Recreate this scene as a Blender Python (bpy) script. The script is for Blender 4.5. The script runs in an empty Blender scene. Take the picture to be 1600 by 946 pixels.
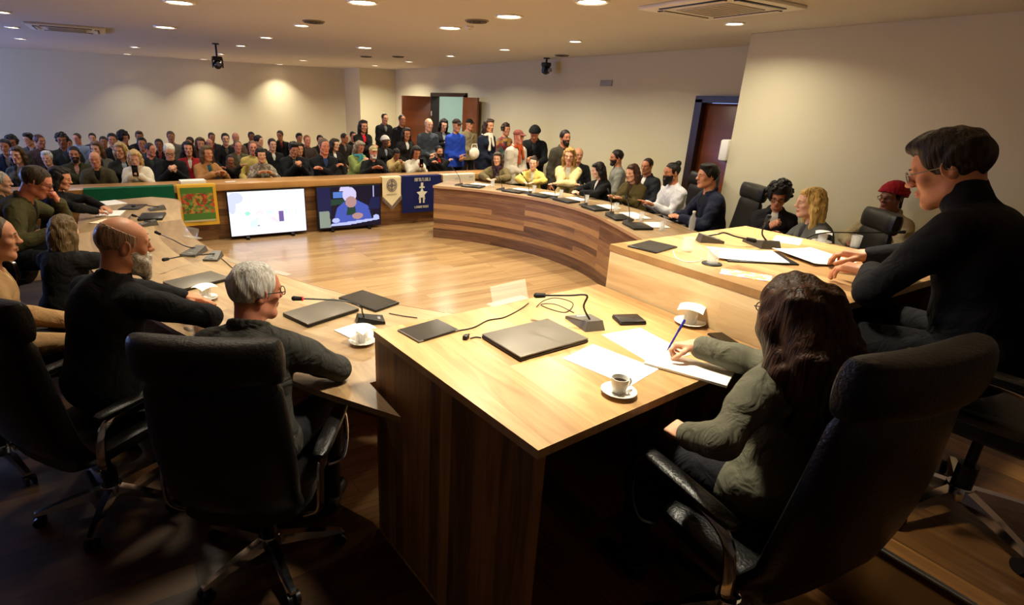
import bpy, bmesh, math, random
import numpy as np
from mathutils import Vector, Matrix
SC = bpy.context.scene
COL = SC.collection
R_ = math.radians
# ------------------------------------------------------------------ camera
CF, CH, CPX, CYH, CROLL, CYAW = 860.0, 2.0, 725.0, 158.4, R_(2.0), R_(-31.5)
_p = math.atan((473 - CYH) * math.cos(CROLL) / CF)
def _yaw(v): return Vector((v[0]*math.cos(CYAW)-v[1]*math.sin(CYAW), v[0]*math.sin(CYAW)+v[1]*math.cos(CYAW), v[2]))
_f = Vector((0, math.cos(_p), -math.sin(_p))); _u0 = Vector((0, math.sin(_p), math.cos(_p))); _r0 = Vector((1, 0, 0))
_r = _r0*math.cos(CROLL) + _u0*math.sin(CROLL); _u = _u0*math.cos(CROLL) - _r0*math.sin(CROLL)
CAMF, CAMR, CAMU = _yaw(_f), _yaw(_r), _yaw(_u)
cam_d = bpy.data.cameras.new('camera'); cam = bpy.data.objects.new('camera', cam_d); COL.objects.link(cam)
cam_d.sensor_width = 36.0; cam_d.lens = CF/1600*36.0; cam_d.shift_x = (800-CPX)/1600.0
cam_d.clip_start = 0.05; cam_d.clip_end = 100
m3 = Matrix((CAMR, CAMU, -CAMF)).transposed()
cam.matrix_world = Matrix.Translation((0, 0, CH)) @ m3.to_4x4()
SC.camera = cam
# where a photograph's pixel lies in the room, at a known height, depth or plane
def ray(x, y): return CAMF*CF + CAMR*(x-CPX) + CAMU*(473-y)
def atZ(x, y, z):
    d = ray(x, y); return d*((z-CH)/d.z) + Vector((0, 0, CH))
def atD(x, y, D):
    d = ray(x, y); return d*(D/CF) + Vector((0, 0, CH))
# ------------------------------------------------------------------ materials
def lin(h):
    if isinstance(h, (tuple, list)): return (h[0], h[1], h[2], 1.0)
    h = h.lstrip('#'); c = [int(h[i:i+2], 16)/255 for i in (0, 2, 4)]
    return tuple((v/12.92 if v <= .04045 else ((v+.055)/1.055)**2.4) for v in c) + (1.0,)
MATS = {}
def _new(name):
    m = bpy.data.materials.new(name); m.use_nodes = True
    nt = m.node_tree; b = nt.nodes['Principled BSDF']
    return m, nt, b
def plain(name, col, rough=.5, metal=0.0, spec=.5, bump=0, bscale=60, emit=None, es=1.0, trans=0, ior=1.45, alpha=1, coat=0):
    k = ('p', name)
    if k in MATS: return MATS[k]
    m, nt, b = _new(name)
    b.inputs['Base Color'].default_value = lin(col); b.inputs['Roughness'].default_value = rough
    b.inputs['Metallic'].default_value = metal; b.inputs['Specular IOR Level'].default_value = spec
    b.inputs['IOR'].default_value = ior; b.inputs['Transmission Weight'].default_value = trans
    b.inputs['Alpha'].default_value = alpha; b.inputs['Coat Weight'].default_value = coat
    if emit: b.inputs['Emission Color'].default_value = lin(emit); b.inputs['Emission Strength'].default_value = es
    tc = nt.nodes.new('ShaderNodeTexCoord'); n = nt.nodes.new('ShaderNodeTexNoise')
    n.inputs['Scale'].default_value = bscale; n.inputs['Detail'].default_value = 4
    nt.links.new(tc.outputs['Object'], n.inputs['Vector'])
    if bump:
        bp = nt.nodes.new('ShaderNodeBump'); bp.inputs['Strength'].default_value = bump; bp.inputs['Distance'].default_value = .01
        nt.links.new(n.outputs['Fac'], bp.inputs['Height']); nt.links.new(bp.outputs['Normal'], b.inputs['Normal'])
    else:
        mr = nt.nodes.new('ShaderNodeMapRange'); mr.inputs['To Min'].default_value = max(0, rough-.04); mr.inputs['To Max'].default_value = min(1, rough+.04)
        nt.links.new(n.outputs['Fac'], mr.inputs['Value']); nt.links.new(mr.outputs['Result'], b.inputs['Roughness'])
    MATS[k] = m; return m
def cloth(col, rough=.85, var=.25, scale=9, fold=.5, weave=True):
    k = ('c', str(col), rough, var, scale, fold)
    if k in MATS: return MATS[k]
    m, nt, b = _new('fabric_%d' % len(MATS)); L = nt.links.new
    tc = nt.nodes.new('ShaderNodeTexCoord')
    n1 = nt.nodes.new('ShaderNodeTexNoise'); n1.inputs['Scale'].default_value = scale; n1.inputs['Detail'].default_value = 3; n1.inputs['Distortion'].default_value = 1.2
    n2 = nt.nodes.new('ShaderNodeTexNoise'); n2.inputs['Scale'].default_value = 260; n2.inputs['Detail'].default_value = 2
    L(tc.outputs['Object'], n1.inputs['Vector']); L(tc.outputs['Object'], n2.inputs['Vector'])
    c = lin(col); mx = nt.nodes.new('ShaderNodeMix'); mx.data_type = 'RGBA'
    mx.inputs[6].default_value = tuple(max(0, v*(1-var)) for v in c[:3])+(1,); mx.inputs[7].default_value = tuple(min(1, v*(1+var)) for v in c[:3])+(1,)
    L(n2.outputs['Fac'], mx.inputs[0]); L(mx.outputs[2], b.inputs['Base Color'])
    b.inputs['Roughness'].default_value = rough; b.inputs['Specular IOR Level'].default_value = .2
    b1 = nt.nodes.new('ShaderNodeBump'); b1.inputs['Strength'].default_value = fold; b1.inputs['Distance'].default_value = .035
    b2 = nt.nodes.new('ShaderNodeBump'); b2.inputs['Strength'].default_value = .15; b2.inputs['Distance'].default_value = .003
    L(n1.outputs['Fac'], b1.inputs['Height']); L(n2.outputs['Fac'], b2.inputs['Height']); L(b1.outputs['Normal'], b2.inputs['Normal']); L(b2.outputs['Normal'], b.inputs['Normal'])
    MATS[k] = m; return m
def pattern_cloth(name, cols, scale=14, rough=.85):
    k = ('pc', name)
    if k in MATS: return MATS[k]
    m, nt, b = _new(name); L = nt.links.new
    tc = nt.nodes.new('ShaderNodeTexCoord'); v = nt.nodes.new('ShaderNodeTexVoronoi'); v.inputs['Scale'].default_value = scale
    L(tc.outputs['Object'], v.inputs['Vector'])
    s = nt.nodes.new('ShaderNodeSeparateColor'); L(v.outputs['Color'], s.inputs['Color'])
    cr = nt.nodes.new('ShaderNodeValToRGB'); cr.color_ramp.interpolation = 'CONSTANT'
    e = cr.color_ramp.elements
    while len(e) < len(cols): e.new(0.5)
    for i, c in enumerate(cols): e[i].position = i/len(cols); e[i].color = lin(c)
    L(s.outputs[0], cr.inputs['Fac']); L(cr.outputs['Color'], b.inputs['Base Color'])
    b.inputs['Roughness'].default_value = rough
    MATS[k] = m; return m
def skin(col):
    k = ('s', col)
    if k in MATS: return MATS[k]
    m, nt, b = _new('skin_%d' % len(MATS)); L = nt.links.new
    tc = nt.nodes.new('ShaderNodeTexCoord'); n = nt.nodes.new('ShaderNodeTexNoise'); n.inputs['Scale'].default_value = 22; n.inputs['Detail'].default_value = 5
    L(tc.outputs['Object'], n.inputs['Vector'])
    c = lin(col); mx = nt.nodes.new('ShaderNodeMix'); mx.data_type = 'RGBA'
    mx.inputs[6].default_value = (c[0]*.92, c[1]*.8, c[2]*.76, 1); mx.inputs[7].default_value = (min(1, c[0]*1.06), min(1, c[1]*1.08), min(1, c[2]*1.08), 1)
    L(n.outputs['Fac'], mx.inputs[0]); L(mx.outputs[2], b.inputs['Base Color'])
    b.inputs['Roughness'].default_value = .48; b.inputs['Specular IOR Level'].default_value = .35
    b.inputs['Subsurface Weight'].default_value = .12; b.inputs['Subsurface Radius'].default_value = (.012, .005, .003)
    bp = nt.nodes.new('ShaderNodeBump'); bp.inputs['Strength'].default_value = .12; bp.inputs['Distance'].default_value = .004
    n3 = nt.nodes.new('ShaderNodeTexNoise'); n3.inputs['Scale'].default_value = 140; L(tc.outputs['Object'], n3.inputs['Vector'])
    L(n3.outputs['Fac'], bp.inputs['Height']); L(bp.outputs['Normal'], b.inputs['Normal'])
    MATS[k] = m; return m
def lip_mat(col):
    c = lin(col); return plain('lip_%s' % col.strip('#'), (c[0]*.78, c[1]*.5, c[2]*.5), .4)
def hairm(col, rough=.42, curly=False, col2=None):
    k = ('h', col, curly, col2)
    if k in MATS: return MATS[k]
    m, nt, b = _new('hair_%d' % len(MATS)); L = nt.links.new
    tc = nt.nodes.new('ShaderNodeTexCoord'); mp = nt.nodes.new('ShaderNodeMapping')
    mp.inputs['Scale'].default_value = (60, 60, 60) if curly else (95, 95, 7)
    L(tc.outputs['Object'], mp.inputs['Vector'])
    n = nt.nodes.new('ShaderNodeTexNoise'); n.inputs['Scale'].default_value = 1; n.inputs['Detail'].default_value = 4; n.inputs['Distortion'].default_value = .6
    L(mp.outputs['Vector'], n.inputs['Vector'])
    c = lin(col); c2 = lin(col2) if col2 else tuple(min(1, v*1.9+.004) for v in c[:3])+(1,)
    cr = nt.nodes.new('ShaderNodeValToRGB'); cr.color_ramp.elements[0].position = .34; cr.color_ramp.elements[1].position = .68
    cr.color_ramp.elements[0].color = (c[0]*.55, c[1]*.55, c[2]*.55, 1); cr.color_ramp.elements[1].color = c2
    L(n.outputs['Fac'], cr.inputs['Fac']); L(cr.outputs['Color'], b.inputs['Base Color'])
    b.inputs['Roughness'].default_value = rough; b.inputs['Specular IOR Level'].default_value = .22
    bp = nt.nodes.new('ShaderNodeBump'); bp.inputs['Strength'].default_value = .9; bp.inputs['Distance'].default_value = .008
    L(n.outputs['Fac'], bp.inputs['Height']); L(bp.outputs['Normal'], b.inputs['Normal'])
    MATS[k] = m; return m
def wood(name, dark, mid, light, axes='xy', plank=(1.6, .14), coord='Object', rough=.35, grain=1.0, coat=0.0, seam=.0015, contrast=1.0):
    """planks run along the first letter of axes; the second letter is across them"""
    k = ('w', name)
    if k in MATS: return MATS[k]
    m, nt, b = _new(name); L = nt.links.new; N = nt.nodes.new
    tc = N('ShaderNodeTexCoord'); sp = N('ShaderNodeSeparateXYZ'); cb = N('ShaderNodeCombineXYZ')
    L(tc.outputs[coord], sp.inputs[0])
    L(sp.outputs['XYZ'.index(axes[0].upper())], cb.inputs[0]); L(sp.outputs['XYZ'.index(axes[1].upper())], cb.inputs[1])
    br = N('ShaderNodeTexBrick'); br.inputs['Scale'].default_value = 1.0
    br.inputs['Brick Width'].default_value = plank[0]; br.inputs['Row Height'].default_value = plank[1]
    br.inputs['Mortar Size'].default_value = seam; br.inputs['Mortar Smooth'].default_value = .3; br.inputs['Bias'].default_value = 0
    br.offset = .37; br.offset_frequency = 3; br.squash = 1.0
    br.inputs['Color1'].default_value = (0, 0, 0, 1); br.inputs['Color2'].default_value = (1, 1, 1, 1); br.inputs['Mortar'].default_value = (.1, .1, .1, 1)
    L(cb.outputs[0], br.inputs['Vector'])
    # grain, stretched along the plank and shifted per plank
    mp = N('ShaderNodeMapping'); mp.inputs['Scale'].default_value = (1.3, 16*grain, 1); L(cb.outputs[0], mp.inputs['Vector'])
    sep = N('ShaderNodeSeparateColor'); L(br.outputs['Color'], sep.inputs[0])
    cz = N('ShaderNodeCombineXYZ'); mul = N('ShaderNodeMath'); mul.operation = 'MULTIPLY'; mul.inputs[1].default_value = 37.0
    L(sep.outputs[0], mul.inputs[0]); L(mul.outputs[0], cz.inputs[2]); L(mul.outputs[0], cz.inputs[0])
    va = N('ShaderNodeVectorMath'); va.operation = 'ADD'; L(mp.outputs[0], va.inputs[0]); L(cz.outputs[0], va.inputs[1])
    n = N('ShaderNodeTexNoise'); n.inputs['Scale'].default_value = 1.6; n.inputs['Detail'].default_value = 6; n.inputs['Roughness'].default_value = .6; n.inputs['Distortion'].default_value = .9
    L(va.outputs[0], n.inputs['Vector'])
    mixf = N('ShaderNodeMath'); mixf.operation = 'MULTIPLY_ADD'; mixf.inputs[1].default_value = .42*contrast; L(sep.outputs[0], mixf.inputs[0])
    sc = N('ShaderNodeMath'); sc.operation = 'MULTIPLY'; sc.inputs[1].default_value = .62; L(n.outputs['Fac'], sc.inputs[0]); L(sc.outputs[0], mixf.inputs[2])
    cr = N('ShaderNodeValToRGB'); e = cr.color_ramp.elements
    e[0].position = .22; e[0].color = lin(dark); e[1].position = .72; e[1].color = lin(light); q = e.new(.46); q.color = lin(mid)
    L(mixf.outputs[0], cr.inputs['Fac'])
    mm = N('ShaderNodeMix'); mm.data_type = 'RGBA'; mm.inputs[7].default_value = lin(dark); L(br.outputs['Fac'], mm.inputs[0]); L(cr.outputs['Color'], mm.inputs[6])
    L(mm.outputs[2], b.inputs['Base Color'])
    b.inputs['Roughness'].default_value = rough; b.inputs['Coat Weight'].default_value = coat; b.inputs['Coat Roughness'].default_value = .15
    bp = N('ShaderNodeBump'); bp.inputs['Strength'].default_value = .08; bp.inputs['Distance'].default_value = .002
    L(n.outputs['Fac'], bp.inputs['Height']); L(bp.outputs['Normal'], b.inputs['Normal'])
    MATS[k] = m; return m
# ------------------------------------------------------------------ mesh builder
class MB:
    def __init__(s): s.v = []; s.f = []; s.m = []; s.uv = {}
    def _add(s, vs, fs, mi):
        b = len(s.v); s.v.extend([tuple(p) for p in vs]); s.f.extend([tuple(b+i for i in f) for f in fs]); s.m.extend([mi]*len(fs)); return b
    def box(s, c, size, mi=0, rz=0, bev=0, rot=None, seg=2):
        bm = bmesh.new(); bmesh.ops.create_cube(bm, size=1.0)
        for v in bm.verts: v.co = Vector((v.co.x*size[0], v.co.y*size[1], v.co.z*size[2]))
        if bev: bmesh.ops.bevel(bm, geom=bm.edges[:], offset=bev, segments=seg, profile=.5, affect='EDGES')
        M = Matrix.Translation(c) @ (rot.to_4x4() if rot else Matrix.Rotation(rz, 4, 'Z'))
        bm.verts.index_update()
        s._add([M @ v.co for v in bm.verts], [[v.index for v in f.verts] for f in bm.faces], mi); bm.free(); return s
    def rings(s, rings, mi=0, closed=True, cap0=True, cap1=True, loop=False):
        n = len(rings[0]); vs = [p for r in rings for p in r]; fs = []
        R = len(rings)
        for i in range(R if loop else R-1):
            a = i*n; b = ((i+1) % R)*n
            for j in range(n if closed else n-1):
                k = (j+1) % n; fs.append((a+j, a+k, b+k, b+j))
        if not loop:
            if cap0: fs.append(tuple(range(n-1, -1, -1)))
            if cap1: fs.append(tuple((R-1)*n+i for i in range(n)))
        s._add(vs, fs, mi); return s
    def cyl(s, a, b, r1, r2=None, n=16, mi=0):
        return s.tube([a, b], [r1, r1 if r2 is None else r2], n, mi)
    def tube(s, pts, r, n=8, mi=0, loop=False, flat=None):
        P = [Vector(p) for p in pts]; k = len(P); rr = r if isinstance(r, (list, tuple)) else [r]*k
        rings = []; up = None
        for i in range(k):
            if loop: t = (P[(i+1) % k]-P[i-1]).normalized()
            else: t = (P[min(i+1, k-1)]-P[max(i-1, 0)]).normalized()
            if up is None:
                up = Vector((0, 0, 1)) if abs(t.z) < .9 else Vector((1, 0, 0))
            x = t.cross(up).normalized(); up = x.cross(t).normalized()
            fx, fy = flat if flat else (1, 1)
            rings.append([P[i] + x*math.cos(2*math.pi*j/n)*rr[i]*fx + up*math.sin(2*math.pi*j/n)*rr[i]*fy for j in range(n)])
        return s.rings(rings, mi, loop=loop)
    def lathe(s, prof, c=(0, 0, 0), n=24, mi=0, axis='z', M=None):
        rings = []
        for r, z in prof:
            ring = []
            for j in range(n):
                a = 2*math.pi*j/n; p = Vector((math.cos(a)*r, math.sin(a)*r, z))
                if M: p = M @ p
                ring.append(p+Vector(c))
            rings.append(ring)
        return s.rings(rings, mi)
    def prism(s, poly, z0, z1, mi=0):
        n = len(poly); vs = [(p[0], p[1], z0) for p in poly]+[(p[0], p[1], z1) for p in poly]
        fs = [tuple(range(n-1, -1, -1)), tuple(range(n, 2*n))]+[(i, (i+1) % n, n+(i+1) % n, n+i) for i in range(n)]
        s._add(vs, fs, mi); return s
    def ell(s, c, r, mi=0, n=16, m=10, rot=None):
        vs = []; fs = []
        rings = []
        for i in range(1, m):
            th = math.pi*i/m
            rings.append([Vector((r[0]*math.sin(th)*math.cos(2*math.pi*j/n), r[1]*math.sin(th)*math.sin(2*math.pi*j/n), r[2]*math.cos(th))) for j in range(n)])
        vs = [Vector((0, 0, r[2]))]+[p for q in rings for p in q]+[Vector((0, 0, -r[2]))]
        for j in range(n): fs.append((0, 1+j, 1+(j+1) % n))
        for i in range(m-2):
            for j in range(n): a = 1+i*n; fs.append((a+j, a+n+j, a+n+(j+1) % n, a+(j+1) % n))
        L = len(vs)-1; a = 1+(m-2)*n
        for j in range(n): fs.append((a+j, L, a+(j+1) % n))
        if rot: vs = [rot @ p for p in vs]
        s._add([p+Vector(c) for p in vs], fs, mi); return s
    def sheet(s, fn, nu, nv, mi=0, th=0.0):
        """fn(u,v)->point; a sheet with real thickness th along its normals"""
        P = [[Vector(fn(i/nu, j/nv)) for j in range(nv+1)] for i in range(nu+1)]
        def nrm(i, j):
            a = P[min(i+1, nu)][j]-P[max(i-1, 0)][j]; b = P[i][min(j+1, nv)]-P[i][max(j-1, 0)]
            q = a.cross(b); return q.normalized() if q.length > 1e-12 else Vector((0, 0, 1))
        top = [P[i][j]+nrm(i, j)*th/2 for i in range(nu+1) for j in range(nv+1)]; w = nv+1
        bot = [P[i][j]-nrm(i, j)*th/2 for i in range(nu+1) for j in range(nv+1)]; n = len(top)
        fs = []
        for i in range(nu):
            for j in range(nv):
                a = i*w+j; fs.append((a, a+w, a+w+1, a+1)); fs.append((n+a, n+a+1, n+a+w+1, n+a+w))
        ed = [(i*w) for i in range(nu+1)]+[nu*w+j for j in range(1, nv+1)]+[i*w+nv for i in range(nu-1, -1, -1)]+[j for j in range(nv-1, 0, -1)]
        for i in range(len(ed)):
            a, b = ed[i], ed[(i+1) % len(ed)]; fs.append((b, a, n+a, n+b))
        s._add(top+bot, fs, mi); return s
    def build(s, name, mats, parent=None, loc=None, rz=0, sharp=35, M=None):
        me = bpy.data.meshes.new(name); me.from_pydata([tuple(v) for v in s.v], [], s.f); me.update()
        for mm in (mats if isinstance(mats, (list, tuple)) else [mats]): me.materials.append(mm)
        me.polygons.foreach_set('material_index', s.m)
        bm = bmesh.new(); bm.from_mesh(me); bmesh.ops.recalc_face_normals(bm, faces=bm.faces[:]); bm.to_mesh(me); bm.free()
        me.shade_smooth()
        if sharp: me.set_sharp_from_angle(angle=R_(sharp))
        return link(name, me, parent, loc, rz, M)
def link(name, me, parent=None, loc=None, rz=0, M=None):
    o = bpy.data.objects.new(name, me); COL.objects.link(o)
    if M is not None: o.matrix_basis = M
    else:
        if loc is not None: o.location = loc
        o.rotation_euler = (0, 0, rz)
    if parent: o.parent = parent
    return o
def thing(name, label, cat, loc=(0, 0, 0), rz=0, group=None):
    o = bpy.data.objects.new(name, None); COL.objects.link(o); o.location = loc; o.rotation_euler = (0, 0, rz); o.empty_display_size = .05
    return tag(o, label, cat, group)
def tag(o, label, cat, group=None):
    o['label'] = label; o['category'] = cat; o['kind'] = 'thing'
    if group: o['group'] = group
    return o
def struct(o): o['kind'] = 'structure'; return o
def dup(root, loc, rz, label=None, group=None):
    r = root.copy(); COL.objects.link(r); r.location = loc; r.rotation_euler = (0, 0, rz)
    if label: r['label'] = label
    if group: r['group'] = group
    for ch in list(root.children):
        c = ch.copy(); COL.objects.link(c); c.parent = r
        for g in list(ch.children):
            d = g.copy(); COL.objects.link(d); d.parent = c
    return r
# ------------------------------------------------------------------ implicit surfaces (for bodies, clothes, hair)
class Field:
    def __init__(s): s.ops = []
    def cone(s, a, b, ra, rb=None, k=.02, sub=False):
        s.ops.append(('c', np.array(a, float), np.array(b, float), ra, ra if rb is None else rb, k, sub)); return s
    def ell(s, c, r, rot=None, k=.02, sub=False):
        s.ops.append(('e', np.array(c, float), np.array(r, float), None if rot is None else np.array(rot, float), 0, k, sub)); return s
    def box(s, c, h, rot=None, rnd=.01, k=.01, sub=False):
        s.ops.append(('b', np.array(c, float), np.array(h, float), None if rot is None else np.array(rot, float), rnd, k, sub)); return s
    def _bb(s, o):
        if o[0] == 'c':
            lo = np.minimum(o[1]-o[3], o[2]-o[4]); hi = np.maximum(o[1]+o[3], o[2]+o[4])
        else:
            q = float(np.max(o[2])) + (o[4] if o[0] == 'b' else 0)
            if o[3] is None: e = o[2] + (o[4] if o[0] == 'b' else 0)
            else: e = np.abs(o[3]) @ (o[2] + (o[4] if o[0] == 'b' else 0))
            lo, hi = o[1]-e, o[1]+e
        return lo, hi
    def mesh(s, h, clips=(), noise=None):
        los, his = zip(*[s._bb(o) for o in s.ops if not o[6]])
        lo = np.min(los, 0)-2.5*h-.004; hi = np.max(his, 0)+2.5*h+.004
        n = np.ceil((hi-lo)/h).astype(int)+1
        ax = [lo[i]+h*np.arange(n[i]) for i in range(3)]
        ax = [a.astype(np.float32) for a in ax]
        D = np.full(n, .08, np.float32)
        for o in s.ops:
            a, b = s._bb(o); k = o[5]; mg = max(k, .0)*1.2+3*h+.01
            i0 = np.clip(np.floor((a-mg-lo)/h).astype(int), 0, n); i1 = np.clip(np.ceil((b+mg-lo)/h).astype(int)+1, 0, n)
            if np.any(i1 <= i0): continue
            sl = tuple(slice(i0[i], i1[i]) for i in range(3))
            X = ax[0][sl[0]][:, None, None]; Y = ax[1][sl[1]][None, :, None]; Zz = ax[2][sl[2]][None, None, :]
            px, py, pz = X-np.float32(o[1][0]), Y-np.float32(o[1][1]), Zz-np.float32(o[1][2])
            if o[0] == 'c':
                ba = (o[2]-o[1]).astype(np.float32); L2 = float(ba @ ba)+1e-12
                t = np.clip((px*ba[0]+py*ba[1]+pz*ba[2])/L2, 0, 1)
                d = np.sqrt((px-t*ba[0])**2+(py-t*ba[1])**2+(pz-t*ba[2])**2)-(o[3]+(o[4]-o[3])*t)
            else:
                if o[3] is not None:
                    R = o[3].astype(np.float32)
                    px, py, pz = px*R[0, 0]+py*R[1, 0]+pz*R[2, 0], px*R[0, 1]+py*R[1, 1]+pz*R[2, 1], px*R[0, 2]+py*R[1, 2]+pz*R[2, 2]
                r = o[2].astype(np.float32)
                if o[0] == 'e':
                    k0 = np.sqrt((px/r[0])**2+(py/r[1])**2+(pz/r[2])**2); k1 = np.sqrt((px/r[0]**2)**2+(py/r[1]**2)**2+(pz/r[2]**2)**2)+1e-9
                    d = k0*(k0-1)/k1
                else:
                    qx, qy, qz = np.abs(px)-r[0], np.abs(py)-r[1], np.abs(pz)-r[2]
                    d = np.sqrt(np.maximum(qx, 0)**2+np.maximum(qy, 0)**2+np.maximum(qz, 0)**2)+np.minimum(np.maximum(qx, np.maximum(qy, qz)), 0)-o[4]
            d = d.astype(np.float32); S = D[sl]
            if o[6]:
                d = -d; hh = np.maximum(k-np.abs(S-d), 0)/max(k, 1e-6); D[sl] = np.maximum(S, d)+hh*hh*k*.25
            else:
                hh = np.maximum(k-np.abs(S-d), 0)/max(k, 1e-6); D[sl] = np.minimum(S, d)-hh*hh*k*.25
        X, Y, Zz = ax[0][:, None, None], ax[1][None, :, None], ax[2][None, None, :]
        if noise:
            for amp, fx, fy, fz, ph in noise:
                D += np.float32(amp)*np.sin(fx*X+fy*Y+fz*Zz+ph+2.2*np.sin(.37*fz*X+.41*fx*Zz+.33*fy*Y)).astype(np.float32)
        for c in clips:
            if callable(c): D = np.maximum(D, c(X, Y, Zz).astype(np.float32))
            else:
                p, q = c; D = np.maximum(D, ((X-p[0])*q[0]+(Y-p[1])*q[1]+(Zz-p[2])*q[2]).astype(np.float32))
        D[0] = D[-1] = .05; D[:, 0] = D[:, -1] = .05; D[:, :, 0] = D[:, :, -1] = .05
        return nets(D, lo, h)
def nets(D, lo, h):
    S = D < 0
    c = np.zeros(tuple(np.array(D.shape)-1), np.int8)
    nx, ny, nz = c.shape
    for i in (0, 1):
        for j in (0, 1):
            for k in (0, 1): c += S[i:nx+i, j:ny+j, k:nz+k]
    act = (c > 0) & (c < 8); I, J, K = np.nonzero(act); N = len(I)
    idx = np.full(c.shape, -1, np.int32); idx[I, J, K] = np.arange(N)
    pos = np.zeros((N, 3)); cnt = np.zeros(N)
    cs = [(0, 0, 0), (1, 0, 0), (0, 1, 0), (1, 1, 0), (0, 0, 1), (1, 0, 1), (0, 1, 1), (1, 1, 1)]
    vals = [D[I+a, J+b, K+d].astype(np.float64) for a, b, d in cs]
    for a in range(8):
        for bit in (1, 2, 4):
            b = a | bit
            if b == a: continue
            va, vb = vals[a], vals[b]; cr = (va < 0) != (vb < 0)
            t = np.where(cr, va/np.where(cr, va-vb, 1), 0)
            pa, pb = np.array(cs[a], float), np.array(cs[b], float)
            pos += np.where(cr[:, None], pa+(pb-pa)*t[:, None], 0); cnt += cr
    pos = pos/np.maximum(cnt, 1)[:, None]+np.stack([I, J, K], 1)
    V = lo+pos*h
    Q = []
    for axn in range(3):
        sl0 = [slice(None)]*3; sl1 = [slice(None)]*3
        sl0[axn] = slice(0, -1); sl1[axn] = slice(1, None)
        a, b = S[tuple(sl0)], S[tuple(sl1)]
        e = a != b; i, j, k = np.nonzero(e); fl = a[i, j, k]
        P = np.stack([i, j, k], 1); u, v = [(1, 2), (2, 0), (0, 1)][axn]
        ok = (P[:, u] > 0) & (P[:, v] > 0) & (P[:, u] < D.shape[u]-1) & (P[:, v] < D.shape[v]-1); P = P[ok]; fl = fl[ok]
        def g(du, dv):
            q = P.copy(); q[:, u] -= du; q[:, v] -= dv; return idx[q[:, 0], q[:, 1], q[:, 2]]
        q = np.stack([g(1, 1), g(0, 1), g(0, 0), g(1, 0)], 1)
        q[~fl] = q[~fl][:, ::-1]
        Q.append(q)
    Q = np.concatenate(Q); Q = Q[(Q >= 0).all(1)]
    return V, Q
def np_mesh(name, V, Q, mats, mi=None):
    me = bpy.data.meshes.new(name)
    me.vertices.add(len(V)); me.vertices.foreach_set('co', np.ascontiguousarray(V, np.float32).ravel())
    me.loops.add(len(Q)*4); me.loops.foreach_set('vertex_index', np.ascontiguousarray(Q, np.int32).ravel())
    me.polygons.add(len(Q)); me.polygons.foreach_set('loop_start', np.arange(0, len(Q)*4, 4, dtype=np.int32))
    me.update(calc_edges=True); me.validate()
    for m in mats: me.materials.append(m)
    if mi is not None and len(me.polygons) == len(mi): me.polygons.foreach_set('material_index', mi.astype(np.int32))
    me.shade_smooth(); return me
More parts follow.
